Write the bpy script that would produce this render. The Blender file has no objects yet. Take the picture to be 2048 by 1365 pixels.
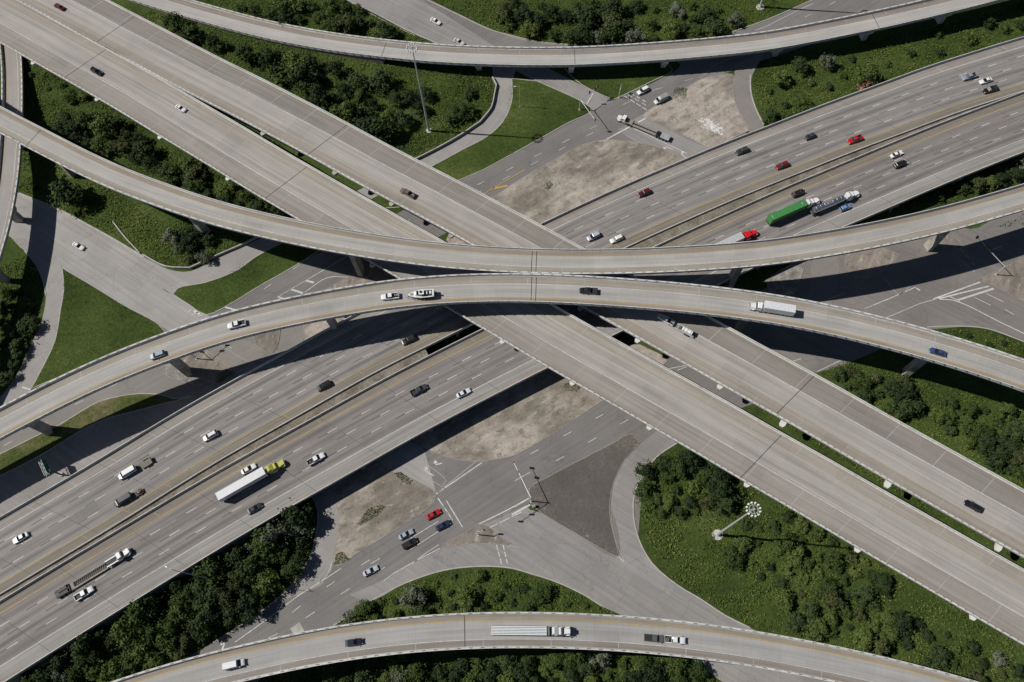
import bpy, bmesh, math, random
import numpy as np
from mathutils import Matrix, Vector
from mathutils.geometry import tessellate_polygon
R=math.radians
random.seed(7); rng=np.random.default_rng(7)
sc=bpy.context.scene
COL=sc.collection

# ------------------------------------------------------------ camera
F_PX,TILT,ROLL,CAM_H=1607.3,0.3804,-0.0784,254.34
SUN_AZ,SUN_EL=math.radians(-10.4),math.radians(46.9)     # azimuth in which shadows fall
_F=np.array([0,math.sin(TILT),-math.cos(TILT)]); _R=np.array([1.,0,0]); _U=np.cross(_R,_F)
_c,_s=math.cos(ROLL),math.sin(ROLL)
CR=_c*_R+_s*_U; CU=-_s*_R+_c*_U; CF=_F
cam=bpy.data.cameras.new('camera'); camo=bpy.data.objects.new('camera',cam); COL.objects.link(camo)
m=Matrix.Identity(4)
for i in range(3):
    m[i][0]=CR[i]; m[i][1]=CU[i]; m[i][2]=-CF[i]
m[2][3]=CAM_H
camo.matrix_world=m
cam.sensor_width=36; cam.lens=F_PX/2048*36; cam.clip_start=1; cam.clip_end=5000
sc.camera=camo

# ------------------------------------------------------------ sky, sun, exposure
w=bpy.data.worlds.new('World'); sc.world=w; w.use_nodes=True
wn=w.node_tree.nodes; wl=w.node_tree.links
sky=wn.new('ShaderNodeTexSky'); sky.sky_type='NISHITA'; sky.sun_disc=False
sky.sun_elevation=SUN_EL
_sd=(-math.cos(SUN_AZ),-math.sin(SUN_AZ))
sky.sun_rotation=math.atan2(_sd[0],_sd[1]) % (2*math.pi)
sky.dust_density=.3; sky.air_density=.65; sky.ozone_density=1.0
bg=wn['Background']; bg.inputs[1].default_value=.05
wl.new(sky.outputs[0],bg.inputs[0])
sl=bpy.data.lights.new('sun','SUN'); sl.energy=4.7; sl.angle=R(.53); sl.color=(1,.97,.92)
so=bpy.data.objects.new('sun',sl); COL.objects.link(so)
ld=Vector((math.cos(SUN_AZ)*math.cos(SUN_EL),math.sin(SUN_AZ)*math.cos(SUN_EL),-math.sin(SUN_EL)))
so.rotation_euler=ld.to_track_quat('-Z','Y').to_euler(); so.location=(-200,60,300)
sc.view_settings.view_transform='Standard'; sc.view_settings.look='None'
sc.view_settings.exposure=.04; sc.view_settings.gamma=1

# ------------------------------------------------------------ helpers
def P(x,y,z=0.):
    """point of the place seen at photo coordinates x,y (2048 wide) at height z"""
    d=CF+(x-1024)/F_PX*CR+(682.5-y)/F_PX*CU
    return np.array([0,0,CAM_H])+d*((z-CAM_H)/d[2])
def tag(o,label=None,cat=None,group=None,kind=None):
    if label: o['label']=label
    if cat: o['category']=cat
    if group: o['group']=group
    if kind: o['kind']=kind
    return o
def empty(name,loc=(0,0,0),rz=0):
    o=bpy.data.objects.new(name,None); COL.objects.link(o); o.location=loc; o.rotation_euler=(0,0,rz); o.empty_display_size=1
    return o
def link(name,me,parent=None,loc=None,rz=None):
    o=bpy.data.objects.new(name,me); COL.objects.link(o)
    if parent: o.parent=parent
    if loc is not None: o.location=loc
    if rz is not None: o.rotation_euler=(0,0,rz)
    return o
class MB:
    """collects faces for ONE mesh object"""
    def __init__(s): s.v=[]; s.f=[]; s.m=[]; s.uv=[]; s.mats=[]
    def mi(s,mat):
        if mat not in s.mats: s.mats.append(mat)
        return s.mats.index(mat)
    def face(s,pts,mat,uv=None):
        n=len(s.v); s.v+= [tuple(map(float,p)) for p in pts]; s.f.append(list(range(n,n+len(pts)))); s.m.append(s.mi(mat))
        s.uv.append(uv if uv else [(p[0],p[1]) for p in pts])
    def hexa(s,b,t,mat,bottom=True):
        """b,t: four bottom / four top corners, counter-clockwise from above"""
        s.face(t,mat)
        if bottom: s.face(b[::-1],mat)
        for i in range(4):
            j=(i+1)%4; s.face([b[i],b[j],t[j],t[i]],mat)
    def box(s,x0,x1,y0,y1,z0,z1,mat,tx=0,ty=0):
        b=[(x0,y0,z0),(x1,y0,z0),(x1,y1,z0),(x0,y1,z0)]
        t=[(x0+tx,y0+ty,z1),(x1-tx,y0+ty,z1),(x1-tx,y1-ty,z1),(x0+tx,y1-ty,z1)]
        s.hexa(b,t,mat)
    def tube(s,p,q,r0,r1,mat,n=8,caps=True):
        p=Vector(p);q=Vector(q);d=(q-p).normalized()
        a=d.orthogonal().normalized();b=d.cross(a)
        A=[p+(a*math.cos(t)+b*math.sin(t))*r0 for t in [2*math.pi*i/n for i in range(n)]]
        B=[q+(a*math.cos(t)+b*math.sin(t))*r1 for t in [2*math.pi*i/n for i in range(n)]]
        for i in range(n):
            j=(i+1)%n; s.face([A[i],A[j],B[j],B[i]],mat)
        if caps: s.face(A[::-1],mat); s.face(B,mat)
    def loft(s,secs,mat,caps=True):
        n=len(secs[0])
        for a,b in zip(secs[:-1],secs[1:]):
            for i in range(n):
                j=(i+1)%n; s.face([a[i],a[j],b[j],b[i]],mat)
        if caps: s.face(secs[0][::-1],mat); s.face(secs[-1],mat)
    def build(s,name,parent=None,smooth=False,uvs=False,loc=None,rz=None,merge=False):
        me=bpy.data.meshes.new(name); me.from_pydata(s.v,[],s.f)
        for mt in s.mats: me.materials.append(mt)
        me.polygons.foreach_set('material_index',s.m)
        if uvs:
            ul=me.uv_layers.new(name='UVMap')
            ul.data.foreach_set('uv',[c for f in s.uv for p in f for c in p[:2]])
        if merge:
            bm=bmesh.new(); bm.from_mesh(me); bmesh.ops.remove_doubles(bm,verts=bm.verts,dist=1e-4)
            bmesh.ops.recalc_face_normals(bm,faces=bm.faces); bm.to_mesh(me); bm.free()
        if smooth: me.polygons.foreach_set('use_smooth',[True]*len(me.polygons))
        me.update()
        return link(name,me,parent,loc,rz)

# ------------------------------------------------------------ materials
class NT:
    def __init__(s,name,rough=.8,spec=.3,metal=0):
        s.m=bpy.data.materials.new(name); s.m.use_nodes=True; s.t=s.m.node_tree; s.b=s.t.nodes['Principled BSDF']
        s.b.inputs['Roughness'].default_value=rough; s.b.inputs['Specular IOR Level'].default_value=spec; s.b.inputs['Metallic'].default_value=metal
    def n(s,ty,**k):
        o=s.t.nodes.new('ShaderNode'+ty)
        for a,b in k.items(): setattr(o,a,b)
        return o
    def l(s,a,b): s.t.links.new(a,b)
    def math(s,op,a,b=None,c=None,clamp=False):
        o=s.n('Math',operation=op,use_clamp=clamp)
        for i,v in enumerate((a,b,c)):
            if v is None: continue
            if isinstance(v,(int,float)): o.inputs[i].default_value=v
            else: s.l(v,o.inputs[i])
        return o.outputs[0]
    def uv(s):
        o=s.n('UVMap'); x=s.n('SeparateXYZ'); s.l(o.outputs[0],x.inputs[0]); return x.outputs[0],x.outputs[1]
    def pos(s):
        o=s.n('NewGeometry'); return o.outputs['Position']
    def obj(s): return s.n('TexCoord').outputs['Object']
    def vec(s,a,b,c=0.):
        o=s.n('CombineXYZ')
        for i,v in enumerate((a,b,c)):
            if isinstance(v,(int,float)): o.inputs[i].default_value=v
            else: s.l(v,o.inputs[i])
        return o.outputs[0]
    def rot(s,v,ang,scale):
        o=s.n('Mapping'); o.inputs['Rotation'].default_value=(0,0,ang); o.inputs['Scale'].default_value=scale
        # rotate first, then scale
        o2=s.n('Mapping'); o2.inputs['Rotation'].default_value=(0,0,-ang); s.l(v,o2.inputs[0])
        o.inputs['Rotation'].default_value=(0,0,0); s.l(o2.outputs[0],o.inputs[0]); return o.outputs[0]
    def noise(s,v,scale=1.,det=4,rough=.55):
        o=s.n('TexNoise'); o.inputs['Scale'].default_value=scale; o.inputs['Detail'].default_value=det; o.inputs['Roughness'].default_value=rough
        s.l(v,o.inputs['Vector']); return o.outputs['Fac']
    def wnoise(s,v):
        o=s.n('TexWhiteNoise'); s.l(v,o.inputs['Vector']); return o.outputs['Value']
    def ramp(s,fac,stops):
        o=s.n('ValToRGB'); e=o.color_ramp.elements
        while len(e)<len(stops): e.new(.5)
        for i,(p,c) in enumerate(stops):
            e[i].position=p; e[i].color=(*c,1) if len(c)==3 else c
        s.l(fac,o.inputs[0]); return o.outputs[0]
    def mapr(s,v,a,b,c,d):
        o=s.n('MapRange'); 
        for i,k in enumerate((a,b,c,d)): o.inputs[i+1].default_value=k
        s.l(v,o.inputs[0]); return o.outputs[0]
    def mix(s,f,a,b,bt='MIX'):
        o=s.n('MixRGB',blend_type=bt)
        for i,v in enumerate((f,a,b)):
            if isinstance(v,(int,float)): o.inputs[i].default_value=v
            elif isinstance(v,tuple): o.inputs[i].default_value=(*v,1)
            else: s.l(v,o.inputs[i])
        return o.outputs[0]
    def grey(s,col,f):
        """colour times a scalar"""
        return s.mix(1.,col,s.vec(f,f,f),'MULTIPLY')
    def out(s,c,bump=None,bs=.3,bd=.05):
        if isinstance(c,tuple): s.b.inputs['Base Color'].default_value=(*c,1)
        else: s.l(c,s.b.inputs['Base Color'])
        if bump is not None:
            o=s.n('Bump'); o.inputs['Strength'].default_value=bs; o.inputs['Distance'].default_value=bd
            s.l(bump,o.inputs['Height']); s.l(o.outputs[0],s.b.inputs['Normal'])
        return s.m
def plain(name,c,rough=.6,spec=.4,metal=0,var=.12,scale=.8):
    t=NT(name,rough,spec,metal)
    f=t.mapr(t.noise(t.obj(),scale,3),.3,.7,1-var,1+var)
    return t.out(t.grey(t.mix(0,c,c),f))
def band(t,u,a,b,soft=.12):
    return t.math('MULTIPLY',t.mapr(u,a-soft,a+soft,0,1),t.mapr(u,b-soft,b+soft,1,0))
def deckmat(name,W,e0,e1,lane,sh0,sh1,nl=2,track=.1,span=16.,panel=5.,streak=.14,patch=.93):
    """concrete deck: lane colour between e0 and e1, shoulders outside, oily lane centres, long streaks, slab joints"""
    t=NT(name,.85,.25); u,v=t.uv()
    c=t.mix(t.mapr(u,e0-.1,e0+.25,0,1),sh0,lane)
    c=t.mix(t.mapr(u,e1-.25,e1+.1,0,1),c,sh1)
    lw=(e1-e0)/nl
    fr=t.math('FRACT',t.math('DIVIDE',t.math('SUBTRACT',u,e0),lw))
    inlane=band(t,u,e0,e1)
    ctr=t.mapr(t.math('ABSOLUTE',t.math('SUBTRACT',fr,.5)),.05,.3,1,0)
    trk=t.math('MULTIPLY',t.math('MULTIPLY',ctr,inlane),t.mapr(t.noise(t.vec(t.math('MULTIPLY',u,.35),t.math('MULTIPLY',v,.012)),1,2),.35,.65,.25,1))
    f=t.math('SUBTRACT',1.,t.math('MULTIPLY',trk,track))
    st=t.mapr(t.noise(t.vec(t.math('MULTIPLY',u,1.3),t.math('MULTIPLY',v,.022)),1,5,.6),.3,.7,1-streak,1+streak)
    f=t.math('MULTIPLY',f,st)
    bl=t.mapr(t.noise(t.vec(t.math('MULTIPLY',u,.10),t.math('MULTIPLY',v,.07)),1,4),.3,.7,.93,1.07); f=t.math('MULTIPLY',f,bl)
    pn=t.wnoise(t.vec(t.math('FLOOR',t.math('DIVIDE',v,span)),t.math('FLOOR',t.math('DIVIDE',u,lw))))
    f=t.math('MULTIPLY',f,t.mapr(pn,0,1,.965,1.035))
    pw=t.wnoise(t.vec(t.math('FLOOR',t.math('DIVIDE',v,7.3)),t.math('FLOOR',t.math('DIVIDE',t.math('SUBTRACT',u,e0),lw)),3.)); f=t.math('MULTIPLY',f,t.mapr(t.math('GREATER_THAN',pw,.96),0,1,1,patch))
    jt=t.math('LESS_THAN',t.math('FRACT',t.math('DIVIDE',v,panel)),.12/panel); f=t.math('MULTIPLY',f,t.mapr(jt,0,1,1,.93))
    gr=t.mapr(t.noise(t.vec(t.math('MULTIPLY',u,.5),t.math('MULTIPLY',v,4.)),1,2),.3,.7,.965,1.035); f=t.math('MULTIPLY',f,gr)
    fine=t.noise(t.vec(t.math('MULTIPLY',u,3.),t.math('MULTIPLY',v,3.)),1,3,.7); f=t.math('MULTIPLY',f,t.mapr(fine,.3,.7,.95,1.05))
    # dirt gathered against the barriers
    ed=t.math('MAXIMUM',t.mapr(u,.5,2.1,1,0),t.mapr(u,W-2.1,W-.5,0,1))
    ed=t.math('MULTIPLY',ed,t.mapr(t.noise(t.vec(t.math('MULTIPLY',u,.6),t.math('MULTIPLY',v,.12)),1,4),.35,.6,.2,1))
    c=t.grey(c,f); c=t.mix(t.math('MULTIPLY',ed,.45),c,(.17,.13,.09))
    return t.out(c,fine,.15,.02)
def roadmat(name,c,ang,streak=.12,slab=0.):
    t=NT(name,.9,.2); p=t.pos()
    q=t.rot(p,ang,(.02,.9,1)); st=t.mapr(t.noise(q,1,5,.6),.3,.7,1-streak,1+streak)
    f=t.math('MULTIPLY',st,t.mapr(t.noise(p,.06,5),.3,.7,.88,1.12))
    f=t.math('MULTIPLY',f,t.mapr(t.noise(p,2.2,3,.7),.3,.7,.95,1.05))
    # worn patches and cracks
    vo=t.n('TexVoronoi',feature='DISTANCE_TO_EDGE'); vo.inputs['Scale'].default_value=.11
    pw=t.n('VectorMath',operation='ADD'); t.l(p,pw.inputs[0])
    nn=t.n('TexNoise'); nn.inputs['Scale'].default_value=.25; nn.inputs['Detail'].default_value=4; t.l(p,nn.inputs['Vector'])
    sc2=t.n('VectorMath',operation='SCALE'); sc2.inputs['Scale'].default_value=4.; t.l(nn.outputs['Color'],sc2.inputs[0]); t.l(sc2.outputs[0],pw.inputs[1])
    t.l(pw.outputs[0],vo.inputs['Vector'])
    cr=t.mapr(vo.outputs['Distance'],.0,.012,.8,1.); f=t.math('MULTIPLY',f,cr)
    if slab:
        q2=t.rot(p,ang,(1,1,1)); x=t.n('SeparateXYZ'); t.l(q2,x.inputs[0])
        for a,k in ((0,slab),(1,3.7)):
            j=t.math('LESS_THAN',t.math('FRACT',t.math('DIVIDE',x.outputs[a],k)),.11/k); f=t.math('MULTIPLY',f,t.mapr(j,0,1,1,.9))
        pn=t.wnoise(t.vec(t.math('FLOOR',t.math('DIVIDE',x.outputs[0],slab)),t.math('FLOOR',t.math('DIVIDE',x.outputs[1],3.7))))
        f=t.math('MULTIPLY',f,t.mapr(pn,0,1,.96,1.04))
    return t.out(t.grey(t.mix(0,c,c),f))
def groundmat(name,stops,s1=.05,s2=.9,rough=.95,bump=.5):
    t=NT(name,rough,.1); p=t.pos()
    a=t.noise(p,s1,6,.65); b=t.noise(p,s2,5,.7)
    f=t.math('ADD',t.math('MULTIPLY',a,.6),t.math('MULTIPLY',b,.4))
    f=t.mapr(f,.36,.64,0,1)
    return t.out(t.ramp(f,stops),b,bump,.3)
M={}
M['grass']=groundmat('grass',[(0,(.020,.030,.009)),(.35,(.036,.055,.013)),(.7,(.055,.078,.018)),(1,(.10,.11,.038))],.04,.8)
M['grass_dry']=groundmat('rough grass',[(0,(.04,.05,.016)),(.4,(.07,.085,.025)),(.75,(.13,.115,.06)),(1,(.22,.17,.11))],.06,.7)
def dirtmat(name,c0,c1,c2,ang):
    t=NT(name,.95,.1); p=t.pos()
    big=t.noise(p,.028,5,.62); st=t.noise(t.rot(p,ang,(.13,.42,1)),1,6,.72); fine=t.noise(p,1.6,5,.75); sp=t.noise(p,.35,4,.6)
    c=t.mix(t.mapr(big,.42,.54,0,1),c1,c0); c=t.mix(t.mapr(sp,.5,.68,0,.7),c,c2)
    f=t.math('MULTIPLY',t.mapr(st,.3,.7,.70,1.22),t.mapr(fine,.3,.7,.8,1.15))
    w=t.mapr(t.math('MULTIPLY',st,sp),.30,.40,0,.6); c=t.mix(w,c,(.42,.39,.34))
    return t.out(t.grey(c,f),fine,.4,.25)
M['dirt']=dirtmat('bare dirt',(.36,.315,.27),(.20,.175,.145),(.13,.12,.095),0.5)
M['dirt_brown']=dirtmat('brown dirt',(.25,.215,.185),(.18,.16,.135),(.12,.105,.08),1.1)
M['dark_paving']=groundmat('dark worn paving',[(0,(.080,.073,.064)),(.5,(.105,.096,.085)),(.72,(.13,.118,.10)),(.86,(.25,.21,.165)),(1,(.34,.29,.24))],.035,1.1,.95,.2)
M['gravel']=groundmat('gravel',[(0,(.10,.095,.085)),(.5,(.2,.19,.17)),(1,(.4,.38,.34))],.3,3.,.95,.4)
NE=math.atan2((P(512,880)-P(0,1187))[1],(P(512,880)-P(0,1187))[0])
SE_=math.atan2((P(2048,983,14)-P(512,151,14))[1],(P(2048,983,14)-P(512,151,14))[0])
M['asphalt_ne']=roadmat('frontage asphalt',(.165,.155,.148),NE)
M['asphalt_se']=roadmat('street asphalt',(.175,.16,.148),SE_)
M['conc_se']=roadmat('street concrete',(.29,.275,.262),SE_,.10,6.)
M['conc_se2']=roadmat('worn street concrete',(.235,.222,.212),SE_,.12,6.)
M['conc_slip']=roadmat('slip road concrete',(.27,.255,.24),0.9,.06,5.)
M['conc_slip2']=roadmat('turning road concrete',(.2,.185,.17),0.5,.06)
M['kerb']=plain('kerb concrete',(.36,.34,.31),.9,.2,0,.15,.5)
M['kerb_old']=plain('old kerb',(.25,.23,.2),.9,.2,0,.2,.5)
def barriermat():
    t=NT('barrier concrete',.85,.2); p=t.pos()
    f=t.math('MULTIPLY',t.mapr(t.noise(p,.12,4),.3,.7,.86,1.1),t.mapr(t.noise(p,1.6,4,.7),.32,.68,.78,1.08))
    st=t.mapr(t.noise(p,.5,3),.55,.72,0,.55); c=t.mix(st,(.53,.52,.49),(.33,.31,.28)); return t.out(t.grey(c,f))
M['barrier']=barriermat()
M['girder']=plain('weathered girder',(.26,.26,.27),.8,.2,0,.15,.3)
M['girder_blue']=plain('painted steel girder',(.20,.22,.26),.6,.3,0,.1,.3)
M['pier']=plain('pier concrete',(.33,.31,.27),.9,.2,0,.3,.35)
M['pier_white']=plain('pale pier concrete',(.58,.57,.54),.85,.2,0,.12,.5)
M['slot']=plain('dark slot',(.03,.03,.03),.9,.1)
M['joint_faint']=plain('worn joint',(.10,.093,.085),.9,.2)
M['black_line']=plain('black contrast stripe',(.075,.07,.066),.9,.2,0,.25,.5)
M['joint']=plain('rubber joint',(.035,.033,.03),.8,.2)
def paint(name,c,wear=.5):
    t=NT(name,.8,.2); f=t.mapr(t.noise(t.pos(),.9,4,.7),.3,.62,wear,1); g=t.mapr(t.noise(t.pos(),.08,3),.35,.65,.8,1.0)
    return t.out(t.grey(t.mix(0,c,c),t.math('MULTIPLY',f,g)))
M['white']=paint('white road paint',(.62,.61,.58),.65)
M['white_faint']=paint('worn white paint',(.40,.385,.365),.75)
M['yellow']=paint('yellow road paint',(.50,.35,.12),.7)
M['yellow_faint']=paint('worn yellow paint',(.36,.29,.17),.75)

# ------------------------------------------------------------ ground polygons
def poly_mesh(mb,pts,z,mat):
    v=[Vector((p[0],p[1],0)) for p in pts]
    for tri in tessellate_polygon([v]):
        q=[pts[i] for i in tri]
        a=(q[1][0]-q[0][0])*(q[2][1]-q[0][1])-(q[1][1]-q[0][1])*(q[2][0]-q[0][0])
        if a<0: q=q[::-1]
        mb.face([(p[0],p[1],z) for p in q],mat)
def curve(px,closed=False,step=2.5,z=0.):
    """smooth a traced outline: Catmull-Rom through the traced points on plane z; '!' points (x,y,1) stay sharp"""
    pts=[P(p[0],p[1],z)[:2] for p in px]; sharp=[len(p)>2 for p in px]; n=len(pts); out=[]
    rngi=range(n) if closed else range(n-1)
    for i in rngi:
        j=(i+1)%n
        p1,p2=pts[i],pts[j]
        p0=pts[(i-1)%n] if (closed or i>0) else p1-(p2-p1)
        p3=pts[(j+1)%n] if (closed or j<n-1) else p2+(p2-p1)
        if sharp[i]: p0=p1-(p2-p1)
        if sharp[j]: p3=p2+(p2-p1)
        k=max(1,int(np.linalg.norm(p2-p1)/step))
        d01=max(.1,np.linalg.norm(p1-p0))**.5; d12=max(.1,np.linalg.norm(p2-p1))**.5; d23=max(.1,np.linalg.norm(p3-p2))**.5
        m1=(p2-p1)+d12*((p1-p0)/d01-(p2-p0)/(d01+d12)); m2=(p2-p1)+d12*((p3-p2)/d23-(p3-p1)/(d12+d23))
        for a in range(k):
            t=a/k; t2=t*t;t3=t2*t
            out.append((2*t3-3*t2+1)*p1+(t3-2*t2+t)*m1+(-2*t3+3*t2)*p2+(t3-t2)*m2)
    if not closed: out.append(pts[-1])
    return np.array(out)
_zl=[.02]
def road(name,px,mat,smooth=True):
    mb=MB(); pts=curve(px,True) if smooth else [P(*p[:2])[:2] for p in px]
    poly_mesh(mb,pts,_zl[0],M[mat]); _zl[0]+=.004
    return tag(mb.build(name),kind='structure')
def offset(pts,d,closed):
    n=len(pts); out=[]
    for i in range(n):
        a=pts[(i-1)%n] if (closed or i>0) else pts[i]; b=pts[(i+1)%n] if (closed or i<n-1) else pts[i]
        t=b-a; L=np.linalg.norm(t)+1e-9; out.append(pts[i]+np.array([-t[1],t[0]])/L*d)
    return np.array(out)
def ribbon(mb,pts,w,z,h,mat,closed=False):
    """raised strip of width w, height h along pts"""
    a=offset(pts,w/2,closed); b=offset(pts,-w/2,closed); n=len(pts); v=0
    for i in range(n if closed else n-1):
        j=(i+1)%n; L=np.linalg.norm(pts[j]-pts[i])
        mb.face([(*b[i],z+h),(*b[j],z+h),(*a[j],z+h),(*a[i],z+h)],mat,[(0,v),(0,v+L),(w,v+L),(w,v)])
        if h>.02:
            mb.face([(*a[i],z),(*a[i],z+h),(*a[j],z+h),(*a[j],z)],mat); mb.face([(*b[j],z),(*b[j],z+h),(*b[i],z+h),(*b[i],z)],mat)
        v+=L
    if h>.02 and not closed:
        mb.face([(*a[0],z),(*b[0],z),(*b[0],z+h),(*a[0],z+h)],mat); mb.face([(*b[-1],z),(*a[-1],z),(*a[-1],z+h),(*b[-1],z+h)],mat)
def kerb(px,mat='kerb',w=.35,h=.14,name='kerb'):
    mb=MB(); ribbon(mb,curve(px),w,0,h+.05,M[mat]); return tag(mb.build(name),kind='structure')
def island(name,px,mat,h=.16,kerbed=True,z0=0.):
    km=M['kerb'] if mat.startswith('grass') else M['kerb_old']; kw=.28 if mat.startswith('grass') else .2
    pts=curve(px,True); mb=MB()
    a=sum(pts[i][0]*pts[(i+1)%len(pts)][1]-pts[(i+1)%len(pts)][0]*pts[i][1] for i in range(len(pts)))
    if a<0: pts=pts[::-1]
    poly_mesh(mb,pts,h,M[mat])
    n=len(pts)
    for i in range(n):
        j=(i+1)%n; mb.face([(*pts[i],z0),(*pts[j],z0),(*pts[j],h),(*pts[i],h)],M['kerb'])
    if kerbed: ribbon(mb,pts,kw,0,h+.02,km,True)
    return tag(mb.build(name),kind='structure')
# ------------------------------------------------------------ elevated roads, traced along their two parapets
EDG={
'WB':([(208,0),(271,32),(341,67),(405,101),(474,136),(512,151),(622,208),(698,246),(772,288),(837,322),(882,344),(957,383),(1024,419),(1081,447),(1174,498),(1414,630),(1459,655),(1514,683),(1631,747),(1756,819),(1869,882),(1984,947),(2048,983)],
  [(80,20),(148,56),(215,94),(283,130),(376,181),(443,215),(512,253),(577,287),(632,318),(672,341),(730,372),(802,410),(863,442),(943,487),(1159,611),(1203,634),(1288,682),(1382,731),(1445,771),(1536,822),(1579,843),(1646,882),(1720,925),(1789,965),(1893,1023),(1962,1061),(2048,1108)]),
'EB':([(78,25),(143,61),(213,98),(278,133),(356,178),(426,218),(512,270),(612,331),(635,343),(712,385),(778,420),(838,455),(893,485),(1104,609),(1149,634),(1240,684),(1287,711),(1375,758),(1455,803),(1536,850),(1624,898),(1711,947),(1845,1024),(1947,1083),(2048,1139)],
  [(0,80),(43,104),(145,163),(213,203),(271,238),(323,273),(401,317),(436,338),(512,386),(562,412),(605,441),(735,520),(778,542),(805,559),(890,611),(938,639),(1013,679),(1024,689),(1097,733),(1144,761),(1214,798),(1302,853),(1410,912),(1495,966),(1536,988),(1598,1024),(1656,1059),(1721,1099),(1827,1158),(1927,1217),(2048,1287)]),
'FN':([(0,1034),(20,1021),(125,961),(208,915),(296,858),(401,794),(512,735),(605,685),(657,657),(1082,446),(1174,402),(1232,377),(1318,342),(1415,298),(1536,252),(1646,209),(1751,173),(1849,135),(1937,109),(2048,74)],
  [(0,1187),(100,1129),(175,1084),(269,1024),(376,957),(512,879),(637,808),(762,733),(848,694),(872,682),(1249,497),(1350,448),(1450,406),(1536,370),(1608,342),(1721,296),(1832,254),(1947,211),(2048,179)]),
'FS':([(0,1203),(100,1143),(200,1084),(296,1024),(401,961),(512,899),(637,832),(762,761),(870,704),(910,684),(963,657),(1297,496),(1415,442),(1536,390),(1651,342),(1786,283),(1912,234),(2048,189)],
  [(0,1368),(90,1310),(205,1236),(323,1166),(512,1052),(560,1024),(720,932),(850,860),(1024,772),(1099,733),(1661,462),(1751,426),(1882,370),(1950,342),(2048,300)]),
'B':([(0,212),(50,238),(110,270),(175,302),(260,342),(351,375),(426,400),(512,422),(605,442),(712,462),(813,478),(913,490),(1024,497),(1149,500),(1274,497),(1400,491),(1536,481),(1661,462),(1786,438),(1912,408),(2048,368)],
  [(0,265),(45,288),(95,313),(140,340),(220,376),(318,412),(413,445),(512,471),(637,499),(762,519),(888,534),(1024,543),(1149,547),(1274,546),(1400,540),(1536,530),(1661,509),(1786,486),(1912,457),(2048,418)]),
'C':([(0,819),(75,777),(150,739),(225,706),(285,683),(376,650),(512,613),(637,584),(762,563),(888,551),(1024,548),(1149,552),(1274,560),(1400,571),(1536,588),(1661,611),(1786,639),(1912,677),(1987,699),(2048,720)],
  [(0,873),(100,822),(225,763),(313,729),(430,684),(512,661),(637,639),(762,616),(888,604),(1024,600),(1149,605),(1274,614),(1400,625),(1536,642),(1611,655),(1721,681),(1862,718),(1962,748),(2048,781)]),
'D':([(371,0),(426,16),(512,39),(612,61),(712,74),(775,80),(888,90),(1024,96),(1149,96),(1274,89),(1400,79),(1536,65),(1661,41),(1786,15),(1852,0)],
  [(300,4),(333,19),(401,39),(512,70),(612,90),(712,108),(775,115),(863,125),(1024,130),(1149,130),(1274,123),(1400,114),(1536,100),(1661,76),(1786,51),(1912,20),(1987,0)]),
'E':([(233,1365),(376,1321),(512,1286),(637,1261),(762,1243),(888,1231),(1024,1226),(1149,1228),(1274,1235),(1400,1247),(1536,1267),(1661,1291),(1786,1324),(1917,1364)],
  [(463,1365),(512,1353),(637,1325),(762,1306),(888,1295),(1024,1292),(1149,1295),(1274,1302),(1400,1316),(1536,1336),(1676,1365)]),
'W':([(9,60),(7,120),(5,175),(3,230),(-1,290),(-4,342),(-11,380),(-22,430),(-36,480),(-55,530)],
  [(23,60),(37,100),(41,140),(44,200),(42,250),(39,293),(36,345),(32,385),(22,442),(10,497),(-10,550),(-30,590)]),
}
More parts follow.
